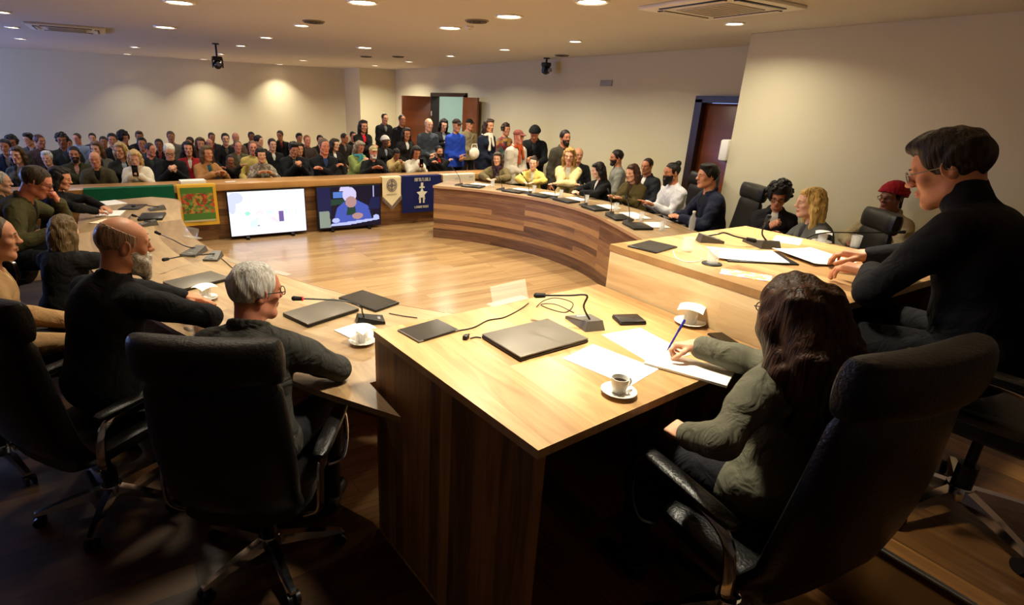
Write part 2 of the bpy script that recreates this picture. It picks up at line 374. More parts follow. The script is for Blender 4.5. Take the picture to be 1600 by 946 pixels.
# ------------------------------------------------------------------ people
def rx(a): c, s = math.cos(a), math.sin(a); return np.array([[1, 0, 0], [0, c, -s], [0, s, c]])
def ry(a): c, s = math.cos(a), math.sin(a); return np.array([[c, 0, s], [0, 1, 0], [-s, 0, c]])
def rzm(a): c, s = math.cos(a), math.sin(a); return np.array([[c, -s, 0], [s, c, 0], [0, 0, 1]])
def nrm(v): v = np.array(v, float); return v/(np.linalg.norm(v)+1e-9)
def vec(*a): return np.array(a, float)
CURL = {'flat': (6, 10, 6), 'relaxed': (28, 34, 22), 'fist': (70, 88, 55), 'grip': (48, 62, 34), 'cup': (38, 48, 30)}
class Sk:
    """joints of one figure, feet on z=0, facing +Y, right hand towards +X"""
    def __init__(s, sit=True, seat=.46, sc=1.0, sex='m', lean=6, twist=0, side=0, head=(0, 0, 0), hunch=.02, rh=None, lh=None, rpole=None, lpole=None,
                 rf=None, lf=None, rn=None, ln=None, rc='relaxed', lc='relaxed', fat=0.0, knee=.12, legs=True, shank=True, floor=0.0, shrug=0.0, neck=.098):
        s.sc, s.sex, s.sit, s.fat = sc, sex, sit, fat
        w = 1.0 if sex == 'm' else .88
        s.w = w
        s.P = vec(0, 0, seat+.128*sc) if sit else vec(0, 0, .93*sc)
        B = rx(-R_(lean)) @ ry(R_(side)); Bt = B @ rzm(R_(twist)); s.B, s.Bt = B, Bt
        up = B @ vec(0, 0, 1); fw = Bt @ vec(0, 1, 0); rt = Bt @ vec(1, 0, 0); s.up, s.fw, s.rt = up, fw, rt
        s.ab = s.P+up*.14*sc; s.ch = s.P+up*.31*sc; s.nb = s.P+up*.475*sc+fw*hunch*.6
        s.Rh = rzm(R_(head[0])) @ rx(-R_(head[1])) @ ry(R_(head[2]))
        s.hc = s.nb+nrm(up+fw*hunch*6)*neck*sc+s.Rh @ vec(0, .022*sc, .082*sc)
        sw = .166*w*sc
        s.S = {1: s.nb-up*(.072-shrug)*sc+rt*sw, -1: s.nb-up*(.072-shrug)*sc-rt*sw}
        l1, l2 = .285*sc*(1 if sex == 'm' else .95), .255*sc*(1 if sex == 'm' else .95)
        s.E, s.W, s.hf, s.hn, s.curl = {}, {}, {}, {}, {1: rc, -1: lc}
        for sd, tg, pole, f, n in ((1, rh, rpole, rf, rn), (-1, lh, lpole, lf, ln)):
            S = s.S[sd]
            if tg is None:
                tg = vec(sd*.16, .30*sc, s.P[2]+.03) if sit else S+vec(sd*.07, .04, -.53*sc)
            T = np.array(tg, float); d = T-S; L = np.linalg.norm(d); mx = (l1+l2)*.992
            if L > mx: T = S+d/L*mx; L = mx; d = T-S
            u = d/L; a = (l1*l1-l2*l2+L*L)/(2*L); hgt = math.sqrt(max(l1*l1-a*a, 1e-6))
            pl = np.array(pole if pole is not None else (sd*.55, -.5, -.65), float); pl = nrm(pl-u*(pl @ u))
            s.E[sd] = S+u*a+pl*hgt; s.W[sd] = T
            fd = nrm(T-s.E[sd])
            s.hf[sd] = nrm(f) if f is not None else fd
            nn = np.array(n if n is not None else ((0, 0, -1) if sit else (-sd, 0, 0)), float); s.hn[sd] = nrm(nn-s.hf[sd]*(nn @ s.hf[sd]))
        s.H, s.K, s.A = {}, {}, {}
        for sd in (1, -1):
            h = s.P+vec(sd*.092*sc, .01, -.03*sc); s.H[sd] = h
            if sit:
                th = .43*sc; k = h+vec(sd*knee, math.sqrt(th*th-knee*knee), -.012); an = vec(k[0]+sd*.0, k[1]-.02, floor+.075*sc)
            else:
                k = h+vec(sd*.015, .025, -.42*sc); an = vec(k[0]+sd*.01, -.02, floor+.075*sc)
            s.K[sd], s.A[sd] = k, an
        s.top = s.hc+s.Rh @ vec(0, -.01, .125*sc)
    def hm(s):
        M = Matrix.Identity(4)
        for i in range(3):
            for j in range(3): M[i][j] = s.Rh[i, j]*s.sc
            M[i][3] = s.hc[i]
        return M
def torso(F, s, t=0.0, k=.05, low=True):
    c, B = s.sc, s.Bt; w = s.w; ft = s.fat
    m = s.sex == 'm'
    if low: F.ell(s.P+s.up*.01*c, ((.168 if m else .172)*c+t+ft*.4, (.118)*c+t+ft*.5, .125*c+t), s.B, k=k)
    F.ell(s.ab+s.fw*ft*.5, ((.148 if m else .128)*c+t+ft, .108*c+t+ft, .15*c+t), s.B, k=k)
    F.ell(s.ch, (.160*w*c+t+ft*.5, .115*c+t+ft*.3, .165*c+t), B, k=k)
    F.ell(s.nb-s.up*.085*c-s.fw*.005, (.15*w*c+t, .092*c+t, .08*c+t), B, k=k)
    if not m:
        for sd in (1, -1): F.ell(s.ch+s.rt*sd*.072*c+s.fw*.085*c+s.up*.015*c, (.062*c+t, .058*c+t, .062*c+t), B, k=.03)
    for sd in (1, -1): F.cone(s.nb-s.up*.008*c, s.S[sd]+s.up*.0*c, .044*c+t*.8, .048*w*c+t*.8, k=.035)
def arms(F, s, t=0.0, sleeve=1.0, k=.03, cuff=.0):
    c = s.sc*(1 if s.sex == 'm' else .9)
    for sd in (1, -1):
        S, E, W = s.S[sd], s.E[sd], s.W[sd]
        F.cone(S, S+(E-S)*.35, .052*c+t, .049*c+t, k=k); F.cone(S+(E-S)*.3, E, .049*c+t, .041*c+t, k=k)
        e = E+(W-E)*sleeve
        F.cone(E, E+(e-E)*.35, .043*c+t, .043*c+t, k=.02); F.cone(E+(e-E)*.3, e, .043*c+t, .03*c+t+cuff, k=.02)
def legs(F, s, t=0.0, k=.035):
    c = s.sc
    for sd in (1, -1):
        H, K, A = s.H[sd], s.K[sd], s.A[sd]
        F.cone(H, K, .088*c+t, .058*c+t, k=k); F.cone(K, K+(A-K)*.35, .056*c+t, .056*c+t, k=.025); F.cone(K+(A-K)*.3, A, .056*c+t, .038*c+t, k=.025)
def feet(F, s, t=0.0, sides=(1, -1)):
    c = s.sc
    for sd in sides:
        A = s.A[sd]; o = vec(sd*.02, 0, 0)
        F.cone(A-vec(0, .03*c, .03*c), A+vec(0, .02*c, -.02*c), .042*c+t, .042*c+t, k=.02)
        F.cone(A+vec(0, .0, -.038*c), A+vec(0, .14*c, -.043*c)+o, .036*c+t, .031*c+t, k=.02)
def hand(F, s, sd, t=0.0):
    c = s.sc*(1 if s.sex == 'm' else .92); W, f, n = s.W[sd], s.hf[sd], s.hn[sd]
    th = np.cross(f, n)*sd; R = np.stack([th, f, n], 1)
    F.cone(s.E[sd]+(W-s.E[sd])*.75, W, .031*c+t, .027*c+t, k=.015)
    F.cone(W, W+f*.03*c, .026*c+t, .024*c+t, k=.015)
    F.box(W+f*.052*c, (.029*c+t, .034*c, .004*c+t), R, rnd=.0105*c, k=.014)
    F.ell(W+f*.035*c+th*.022*c+n*.008*c, (.018*c+t, .03*c+t, .016*c+t), R, k=.012)
    cu = [R_(a) for a in CURL[s.curl[sd]]]
    for i, (x, l, r) in enumerate(((.0285, .072, .0088), (.0098, .081, .0092), (-.0092, .075, .0088), (-.0272, .058, .0078))):
        p = W+f*(.088-.004*abs(i-1.3))*c+th*x*c; a = 0
        spread = th*(x*1.2)
        for q, (fr, cc) in enumerate(zip((.44, .32, .24), cu)):
            a += cc*(1+.08*(i-1)); d = nrm(f*math.cos(a)+n*math.sin(a)+spread*(1 if a < .8 else .2))
            e = p+d*l*fr*c; F.cone(p, e, (r-.0006*q)*c+t, (r-.0006*(q+1))*c+t, k=.004 if q else .008); p = e
    fist = s.curl[sd] == 'fist'; grip = s.curl[sd] in ('grip', 'cup')
    p = W+f*.024*c+th*.026*c+n*.006*c
    for q, l in enumerate((.042, .034, .026)):
        d = nrm(f*(.75+.1*q)+th*((.75 if not fist else .25)-(.35 if (grip or fist) else .22)*q)+n*((.25 if not (fist or grip) else .55)+.1*q))
        e = p+d*l*c; F.cone(p, e, (.0125-.0014*q)*c+t, (.0115-.0014*q)*c+t, k=.008); p = e
def head(F, s, t=0.0, fem=False, jaw=1.0):
    c = s.sc; R = s.Rh
    def T(x, y, z): return s.hc+R @ (vec(x, y, z)*c)
    fj = .93 if fem else 1.0
    F.ell(T(0, -.014, .034), vec(.0755, .0955, .0865)*c, R, k=.02)
    F.ell(T(0, .026, -.04), vec(.058*fj, .064, .078)*c, R, k=.03)
    F.ell(T(0, .050, .03), vec(.056, .044, .05)*c, R, k=.03)
    F.cone(T(-.012*fj, .066, -.1), T(.012*fj, .066, -.1), .021*c*jaw, .021*c*jaw, k=.02)
    for sd in (1, -1):
        F.cone(T(sd*.05*fj, .0, -.065), T(sd*.016*fj, .062, -.1), .018*c*jaw, .017*c*jaw, k=.025)
        F.ell(T(sd*.042, .062, -.022), vec(.02, .018, .016)*c, R, k=.025)
        F.ell(T(sd*.0315, .094, .004), vec(.017, .013, .0105)*c, R, k=.014, sub=True)
        F.ell(T(sd*.031, .0775, .003), vec(.0155, .0125, .0095)*c, R, k=.003)
        F.cone(T(sd*.012, .092, .021), T(sd*.046, .08, .021), .0085*c, .007*c, k=.012)
        E = T(sd*.0775, -.012, -.004); Re = R @ rzm(R_(-sd*22)) @ rx(R_(-10))
        F.ell(E, vec(.0085, .0205, .034)*c, Re, k=.006); F.ell(E+R @ vec(sd*.008, .003, .003)*c, vec(.006, .0115, .02)*c, Re, k=.006, sub=True)
        F.ell(T(sd*.0125, .101, -.03), vec(.0085, .011, .008)*c, R, k=.007)
    F.cone(T(0, .09, .02), T(0, .108, -.022), .0085*c, .0105*c, k=.014); F.ell(T(0, .113, -.026), vec(.0115, .012, .0105)*c, R, k=.008)
    F.ell(T(0, .084, -.058), vec(.026, .018, .0085)*c, R, k=.008); F.ell(T(0, .083, -.07), vec(.021, .018, .0085)*c, R, k=.008)
    F.cone(T(-.02, .102, -.064), T(.02, .102, -.064), .0022*c, .0022*c, k=.006, sub=True)
    F.cone(T(0, -.028, -.03), s.nb-s.up*.03*c, (.056 if s.sex == 'm' else .049)*c, (.06 if s.sex == 'm' else .053)*c, k=.03)
def head_mats(s, V, Q):
    C = V[Q].mean(1); L = (C-s.hc) @ s.Rh / s.sc
    lip = (np.abs(L[:, 0]) < .0255) & (L[:, 1] > .086) & (np.abs(L[:, 2]+.0635) < .0115-np.abs(L[:, 0])*.22)
    return lip.astype(np.int32)
def skinmesh(name, s, h, fem, body=True, jaw=1.0, leg=True):
    F = Field()
    if body: torso(F, s); arms(F, s)
    if body and leg: legs(F, s); feet(F, s, -.004)
    x = max(0, (h-.0065)*.6)
    hand(F, s, 1, x); hand(F, s, -1, x); head(F, s, fem=fem, jaw=jaw)
    V, Q = F.mesh(h); return V, Q, head_mats(s, V, Q)
WR = [(.0026, 24, 9, 38, 0), (.002, -15, 33, 22, 1.7)]
WRF = [(.0015, 24, 9, 44, 0), (.0013, -15, 36, 26, 1.7)]
def topmesh(s, h, kind, t=None, hem=.16, sleeve=1.0, wr=WR):
    """kind: jacket (open V), sweater (crew), roll (roll neck), coat (long, open collar), shirt (inside only)"""
    F = Field(); c = s.sc
    t = t if t is not None else {'jacket': .017, 'coat': .022, 'sweater': .012, 'roll': .012, 'shirt': .006, 'vest': .02}[kind]
    torso(F, s, t, k=.06)
    if kind == 'shirt': pass
    else:
        arms(F, s, t*.9, sleeve=sleeve*(.97 if kind != 'shirt' else 1), k=.04, cuff=.006 if kind in ('jacket', 'coat') else .002)
        if s.sit:
            for sd in (1, -1): F.cone(s.H[sd]+s.up*.03, s.H[sd]+(s.K[sd]-s.H[sd])*(.34 if kind == 'coat' else .14), .088*c+t, .084*c+t, k=.05)
        else: F.box(s.P-s.up*(hem*.5+.01), (.085*c+t, .03*c+t, hem*.5+.06), s.B, rnd=.098*c, k=.05)
    if kind == 'roll': F.cone(s.nb+s.up*.0, s.nb+(s.hc-s.nb)*.42, .066*c, .066*c, k=.015); F.cone(s.nb+(s.hc-s.nb)*.3, s.nb+(s.hc-s.nb)*.42, .07*c, .07*c, k=.006)
    if kind == 'sweater': F.cone(s.nb-s.up*.02, s.nb+s.up*.012, .076*c, .07*c, k=.015)
    if kind in ('jacket', 'coat'):
        r = .012 if kind == 'jacket' else .016
        pts = []
        for i in range(15):
            a = math.pi*(.5+ (i-7)/7*.92)
            pts.append(s.nb+s.up*(.028-.03*max(0, -math.sin(a)*-1)*0)+s.rt*math.cos(a+math.pi/2+math.pi/2)*0)
        for i in range(13):
            a = math.pi*(-.12+1.24*i/12)          # from one side of the throat round the nape to the other
            q = s.nb-s.fw*math.sin(a)*.068*c+s.rt*math.cos(a)*.074*c+s.up*(.012+.022*max(0, math.sin(a)))*c
            if i: F.cone(pq, q, r, r, k=.006); F.cone(pq+s.up*.016, q+s.up*.016, r*.8, r*.8, k=.008)
            pq = q
        F.cone(s.nb+s.fw*.10*c+s.up*.05*c, s.ch+s.fw*.155*c-s.up*.02*c, .062*c, .014*c, k=.012, sub=True)
        for sd in (1, -1):   # lapels
            F.cone(s.nb+s.fw*.062*c+s.rt*sd*.066*c-s.up*.005*c, s.ch+s.fw*(.1*c+t)+s.rt*sd*.035*c+s.up*.03*c, .012, .008, k=.014)
    if kind != 'roll': F.cone(s.nb+s.up*.025, s.nb+s.up*.15+s.fw*.02, .058*c, .062*c, k=.006, sub=True)
    cl = []
    if not s.sit and kind != 'shirt': cl = [(s.P-s.up*hem, -s.up)]
    return F.mesh(h, cl, noise=wr)
def trousermesh(s, h, skirt=False):
    F = Field(); t = .012
    F.ell(s.P, (.172*s.sc+t, .122*s.sc+t, .115*s.sc+t), s.B, k=.04); legs(F, s, t)
    F2 = F.mesh(h, [((0, 0, s.P[2]+.1), (0, 0, 1))], noise=[(.002, 20, 30, 35, .5)]); return F2
def shoemesh(s, h, sd=1):
    F = Field(); feet(F, s, .008, (sd,)); return F.mesh(h, [((0, 0, .004), (0, 0, -1))])
# ---- hair, in head space (face towards +Y, metres at scale 1)
def hairmesh(style, h=.006):
    F = Field(); cl = []; nz = [(.0018, 60, 50, 20, 0), (.0014, -45, 70, 30, 2)]
    def cap(i, z=.034, y=-.014, k=.01): F.ell((0, y, z), (.0765+i, .096+i, .0875+i), k=k)
    front = ((0, .074, .066), nrm((0, .85, -.52))); nape = ((0, -.07, -.075), nrm((0, -.25, -1)))
    if style == 'short': cap(.009); cl = [front, nape, lambda X, Y, Z: np.where(Y > -.035, -.012-Z-.0*X, -1)+0*X]
    elif style == 'crop': cap(.0045); cl = [front, nape, lambda X, Y, Z: np.where(Y > -.04, -.002-Z, -1)+0*X]; nz = None
    elif style == 'swept':
        cap(.012); F.ell((.01, .045, .098), (.058, .042, .026), k=.03); F.ell((-.02, .02, .105), (.05, .06, .022), k=.03)
        cl = [((0, .083, .066), nrm((0, .8, -.6))), nape, lambda X, Y, Z: np.where(Y > -.03, -.008-Z, -1)+0*X]
    elif style == 'man':
        cap(.009); F.ell((.0, .035, .106), (.056, .06, .026), k=.03); F.ell((-.018, .07, .094), (.036, .026, .02), k=.02); F.ell((.02, .064, .096), (.03, .026, .018), k=.02)
        cl = [((0, .084, .064), nrm((0, .78, -.62))), nape, lambda X, Y, Z: np.where(Y > -.03, -.012-Z, -1)+0*X]; nz = [(.0022, 90, 70, 25, 0), (.0018, -70, 95, 40, 2)]
    elif style == 'fringe': cap(.005); cl = [nape, ((0, 0, .052), (0, .35, 1)), ((0, .03, 0), (0, 1, -.25))]
    elif style == 'stubble': cap(.0022); cl = [nape, ((0, .0, .062), (0, .5, 1)), ((0, .038, 0), (0, 1, -.25))]; nz = None
    elif style in ('long', 'longwave', 'bob'):
        cap(.014); L = {'long': .3, 'longwave': .26, 'bob': .13}[style]; w = .012 if style == 'longwave' else 0
        for sd in (1, -1):
            F.cone((sd*.062, -.01, .06), (sd*.084, -.012, -.05), .034, .034, k=.03); F.cone((sd*.084, -.012, -.05), (sd*(.088+w), -.02, -.05-L*.75), .034, .026+w*.4, k=.03)
            F.cone((sd*.05, -.07, -.02), (sd*.055, -.085, -.05-L*.9), .045, .034+w*.5, k=.03)
        F.cone((0, -.08, -.02), (0, -.09, -.05-L), .05, .036, k=.04)
        F.ell((-.03, .05, .098), (.045, .045, .026), k=.03)
        cl = [lambda X, Y, Z: np.where((Z < .062) & (np.abs(X) < .064), Y-.012+0*Z, np.where(Z < .08, Y-.078+.0*X, Y-.1))*.7+0*X]
        cl = [lambda X, Y, Z: np.minimum(np.minimum(.066-np.abs(X)+.25*np.minimum(Z, 0)*0, .064+.012*np.cos(20*X)-Z), Y-.015)+0*X, lambda X, Y, Z: Y-.094+0*X+0*Z]
        nz = [(.003, 75, 40, 12, 0), (.002, -110, 60, 10, 2), (.0035*(style == 'longwave'), 10, 10, 60, 0)]
    elif style == 'bun': cap(.007); F.ell((0, -.085, .105), (.045, .042, .04), k=.015); cl = [front, nape, lambda X, Y, Z: np.where(Y > -.03, -.012-Z, -1)+0*X]
    elif style == 'pony': cap(.008); F.cone((0, -.1, .04), (0, -.13, -.1), .03, .02, k=.02); cl = [front, lambda X, Y, Z: np.where(Y > -.03, -.012-Z, -1)+0*X]
    elif style in ('curly', 'afro'):
        r = random.Random(5); R0 = .012 if style == 'curly' else .035
        cap(R0)
        for i in range(90):
            a = r.uniform(0, 6.283); b = r.uniform(-.5, 1.0); b = math.asin(max(-1, min(1, b)))
            d = vec(math.cos(a)*math.cos(b), math.sin(a)*math.cos(b), math.sin(b))
            if d[1] > .3 and d[2] < .45: continue
            F.ell(vec(0, -.014, .034)+d*vec(.078+R0, .096+R0, .088+R0), (r.uniform(.014, .022),)*3, k=.01)
        cl = [lambda X, Y, Z: np.minimum(np.minimum(.07-np.abs(X), .06-Z), Y-.02)+0*X, ((0, 0, -.075), (0, 0, -1))] if style == 'curly' else [lambda X, Y, Z: np.minimum(np.minimum(.066-np.abs(X), .066-Z), Y-.02)+0*X]
    elif style == 'cap':
        cap(.012); F.ell((0, .105, .052), (.06, .062, .008), rot=rx(R_(-10)), k=.008); cl = [lambda X, Y, Z: np.where(Y < .09, .042-Z, -1)+0*X]; nz = None
    elif style == 'beanie': cap(.034); F.ell((0, -.014, .05), (.115, .135, .022), k=.01); cl = [((0, 0, .028), (0, .3, -1))]; nz = [(.0012, 130, 130, 0, 0)]
    elif style == 'beard':
        F.ell((0, .028, -.05), (.064, .07, .078), k=.02); F.cone((-.018, .07, -.105), (.018, .07, -.105), .03, .03, k=.02); F.cone((-.022, .094, -.05), (.022, .094, -.05), .009, .009, k=.008)
        cl = [lambda X, Y, Z: np.maximum(Z+.03-.62*np.maximum(np.abs(X)-.03, 0)*1.2, -.2)+0*Y, ((0, .012, 0), (0, -1, -.1)), lambda X, Y, Z: np.minimum(np.minimum(.027-np.abs(X), .0105-np.abs(Z+.065)), Y-.085)+0*X,
              lambda X, Y, Z: np.minimum(np.minimum(Z+.048, Y-.04), .05-np.abs(X)+0*Z)*1.0-.0 if False else -1+0*X+0*Y+0*Z]
        nz = [(.0016, 90, 60, 40, 0)]
    elif style == 'longbeard':
        F.ell((0, .03, -.055), (.066, .072, .085), k=.02); F.cone((0, .07, -.1), (0, .085, -.15), .042, .024, k=.03); F.cone((-.024, .096, -.05), (.024, .096, -.05), .010, .010, k=.008)
        cl = [lambda X, Y, Z: Z+.03-.75*np.maximum(np.abs(X)-.03, 0)+0*Y, ((0, .004, 0), (0, -1, -.1)), lambda X, Y, Z: np.minimum(np.minimum(.022-np.abs(X), .008-np.abs(Z+.066)), Y-.085)+0*X]
        nz = [(.002, 80, 50, 30, 0), (.0015, -60, 40, 70, 0)]
    elif style == 'mask': F.ell((0, .035, -.05), (.066, .078, .066), k=.02); cl = [((0, .02, 0), (0, -1, 0)), ((0, 0, -.016), (0, -.25, 1))]; nz = None
    return F.mesh(h, cl, noise=nz)
HAIR = {}
def hair_me(style, fine=False):
    k = (style, fine)
    if k not in HAIR:
        V, Q = hairmesh(style, .0042 if fine else .008)
        HAIR[k] = np_mesh('hair_'+style, V, Q, [MATS[('p', 'grey_base')]])
    return HAIR[k]
plain('grey_base', '#777777')
def _eye(sd):
    b = MB()
    b.ell((sd*.031, .0775, .003), (.0132, .0128, .0072), 0, 14, 8); b.ell((sd*.031, .0868, .003), (.0058, .0042, .0058), 1, 10, 6)
    return b
def _brow(sd):
    b = MB()
    b.tube([(sd*.012, .0985, .0195), (sd*.026, .0975, .0245), (sd*.040, .0895, .0235), (sd*.05, .08, .018)], [.003, .0042, .0038, .0015], 6, flat=(1, .8))
    return b
def _specs():
    b = MB()
    for sd in (1, -1):
        pts = [(sd*.032+.022*math.cos(a)*(1+.1*math.cos(a)**2), .108-.25*abs(.032*0+.022*math.cos(a)*sd)*(1 if math.cos(a)*sd > 0 else 0), .0+.0175*math.sin(a)) for a in [2*math.pi*i/16 for i in range(16)]]
        b.tube(pts, .0021, 6, loop=True)
        b.tube([(sd*.055, .102, .006), (sd*.076, .085, .006), (sd*.0805, .0, .008), (sd*.079, -.03, -.012)], .002, 6)
    b.tube([(-.011, .108, .003), (0, .113, .006), (.011, .108, .003)], .0018, 6)
    return b
EYES = EYEW = None
def shared(name, b, mats):
    o = b.build(name, mats); me = o.data; bpy.data.objects.remove(o); return me
MATS_EYE = [plain('eye_white', '#d8d0c6', .25), plain('iris', '#1c120c', .15)]
ME_EYES = [shared('eye', _eye(q), MATS_EYE) for q in (1, -1)]; ME_BROWS = [shared('eyebrow', _brow(q), [MATS[('p', 'grey_base')]]) for q in (1, -1)]; ME_SPECS = shared('glasses', _specs(), [MATS[('p', 'grey_base')]])
def omat(o, *ms):
    for i, m in enumerate(ms):
        if i < len(o.material_slots): o.material_slots[i].link = 'OBJECT'; o.material_slots[i].material = m
    return o
GLS = lambda c='#15100d': plain('spectacle_frame_'+c.strip('#'), c, .3)
def dress(root, s, look, meshes, fine):
    """root: the body object; adds clothes, hair and face pieces as its parts"""
    for nm, me, m in meshes: omat(link(nm, me, root), m)
    H = s.hm()
    def hp(nm, me, m): return omat(link(nm, me, root, M=H), m)
    if look.get('hair'):
        for st, col in look['hair']:
            nm = {'cap': 'cap', 'beanie': 'hat', 'beard': 'beard', 'longbeard': 'beard', 'mask': 'face_mask'}.get(st, 'hair')
            hp(nm, hair_me(st, fine), cloth(col) if st in ('cap', 'beanie', 'mask') else hairm(col, curly=st in ('curly', 'afro', 'beard', 'longbeard')))
    for me in ME_EYES: link('eye', me, root, M=H)
    for me in ME_BROWS: hp('eyebrow', me, hairm(look.get('brow', '#2a1a10')))
    if look.get('specs'): hp('glasses', ME_SPECS, GLS(look['specs']))
    return root
PROTO = {}
def proto(key, top, fem, **kw):
    k = (key, top, fem)
    if k in PROTO: return PROTO[k]
    s = Sk(sex='f' if fem else 'm', **kw); g = PLAINM
    h = .0105
    k2 = (key, fem)
    if k2 not in PROTO:
        V, Q, mi = skinmesh('person', s, h, fem)
        me = np_mesh('person', V, Q, [g, g], mi)
        T = np_mesh('trousers', *trousermesh(s, .014), [g]); S = [np_mesh('shoe', *shoemesh(s, .014, q), [g]) for q in (1, -1)]
        PROTO[k2] = (me, T, S)
    me, T, S = PROTO[k2]
    tops = [np_mesh({'jacket': 'jacket', 'coat': 'coat', 'sweater': 'sweater', 'roll': 'sweater'}[top], *topmesh(s, .011, top), [g])]
    if top in ('jacket', 'coat'): tops.append(np_mesh('shirt', *topmesh(s, .012, 'shirt', wr=None), [g]))
    PROTO[k] = (s, me, T, S, tops); return PROTO[k]
PLAINM = MATS[('p', 'grey_base')]
def crowd_person(pr, headtop, face, sc, label, look, group, cat='person'):
    """pr: prototype; headtop: world point of the crown; face: facing direction in degrees (0 = +Y, counter-clockwise)"""
    s, me, T, S, tops = pr; rz = R_(face); k = sc
    if k is None: k = headtop[2]/s.top[2]
    o = link('person', me); o.scale = (k, k, k); o.rotation_euler = (0, 0, rz)
    t = rzm(rz) @ (s.top*k); o.location = (headtop[0]-t[0], headtop[1]-t[1], 0)
    sk = skin(look['skin']); omat(o, sk, lip_mat(look['skin'])); tag(o, label, cat, group)
    ms = [(tops[0].name.split('.')[0], tops[0], look['topm'])]
    if len(tops) > 1: ms.append(('shirt', tops[1], look.get('shirtm') or cloth('#d8d4cc')))
    ms.append(('trousers', T, look.get('legm') or cloth('#16161a')))
    for q in S: ms.append(('shoe', q, plain('shoe_black', '#100e0d', .4)))
    return dress(o, s, look, ms, False)
def custom_person(label, loc, face, look, h=.006, top='sweater', fem=False, group=None, scale_skin=1, hem=.16, sleeve=1.0, body=True, jaw=1.0, fine=True, hc=.007, **kw):
    s = Sk(sex='f' if fem else 'm', **kw); g = PLAINM
    V, Q, mi = skinmesh('person', s, h, fem, jaw=jaw)
    o = link('person', np_mesh('person', V, Q, [g, g], mi), loc=loc, rz=R_(face)); sk = skin(look['skin']); omat(o, sk, lip_mat(look['skin'])); tag(o, label, 'person', group)
    nm = {'jacket': 'jacket', 'coat': 'coat', 'sweater': 'sweater', 'roll': 'sweater'}[top]
    ms = [(nm, np_mesh(nm, *topmesh(s, hc, top, hem=hem, sleeve=sleeve, wr=WRF if hc < .0085 else WR), [g]), look['topm'])]
    if top in ('jacket', 'coat'): ms.append(('shirt', np_mesh('shirt', *topmesh(s, .009, 'shirt', wr=None), [g]), look.get('shirtm') or cloth('#d8d4cc')))
    ms.append(('trousers', np_mesh('trousers', *trousermesh(s, .011), [g]), look.get('legm') or cloth('#16161a')))
    for q in (1, -1): ms.append(('shoe', np_mesh('shoe', *shoemesh(s, .011, q), [g]), plain('shoe_black', '#100e0d', .4)))
    dress(o, s, look, ms, fine); o['_'] = 0; del o['_']
    return o, s
def localize(loc, face, p):
    """world point -> a figure's own space"""
    d = np.array([p[0]-loc[0], p[1]-loc[1], p[2]-loc[2]]); return rzm(-R_(face)) @ d
# ------------------------------------------------------------------ the room
def planeX(x, y, X):
    d = ray(x, y); return d*(X/d.x)+Vector((0, 0, CH))
def planeY(x, y, Y):
    d = ray(x, y); return d*(Y/d.y)+Vector((0, 0, CH))
HC, XR, XB, YB, YW, XL, YF = 2.83, 7.45, 6.35, 17.9, 4.3, -6.0, -2.6
wallp = plain('painted_wall', '#d0c8aa', .75, bump=.06, bscale=90)
ceilp = plain('painted_ceiling', '#d0ccc6', .85, bump=.04, bscale=70)
oak = wood('oak_floor', '#8d6c46', '#b39064', '#c9a878', 'xy', (1.3, .13), rough=.24, grain=1.1, contrast=.55, seam=.002)
walnut_floor = wood('walnut_floor', '#4a2f18', '#76502a', '#a0733e', 'yx', (1.4, .15), rough=.34, grain=1.0, contrast=.9, seam=.0025)
W3 = ('#3c281c', '#745240', '#a88058')
wal_uv = wood('walnut_panel', *W3, 'xy', (1.5, .075), coord='UV', rough=.36, grain=1.2, contrast=1.1, seam=0.0)
wal_z = wood('walnut_upright', '#4a311d', '#94683f', '#c2935c', 'zy', (2.2, .07), rough=.4, grain=1.1, contrast=.9, seam=0.0)
wal_top = wood('walnut_top', '#86643e', '#b58c5c', '#d6b07c', 'yx', (2.4, .19), rough=.3, grain=.7, contrast=.75, seam=0.0)
wal_topx = wood('walnut_top_cross', '#7a5330', '#ad7f4e', '#cfa267', 'xy', (2.4, .16), rough=.3, grain=.7, contrast=.75, seam=0.0)
wal_bar = wood('walnut_counter', '#4a2f1c', '#7a5432', '#9c7244', 'xz', (1.6, .11), rough=.4, grain=1.1, contrast=.9, seam=0.0)
maho = wood('mahogany', '#56260f', '#7c401d', '#965528', 'zy', (2.4, .5), rough=.32, grain=1.6, contrast=.5, seam=0.0)
alu = plain('aluminium', '#a8a49c', .35, 1.0)
black = plain('black_plastic', '#0c0c0d', .38)
white = plain('white_plastic', '#e6e4de', .4)
chrome = plain('chrome', '#d6d6da', .12, 1.0)
struct(MB().box(((XL+XR)/2, (YF+YB)/2, -.05), (XR-XL+.4, YB-YF+.4, .1)).build('floor', oak))
struct(MB().box(((XL+XR)/2+.7, (YF+YB)/2, HC+.05), (XR-XL+2.0, YB-YF+.4, .1)).build('ceiling', ceilp))
struct(MB().box(((XL+XR)/2, YB+.1, HC/2), (XR-XL+.4, .2, HC)).build('wall_back', wallp))
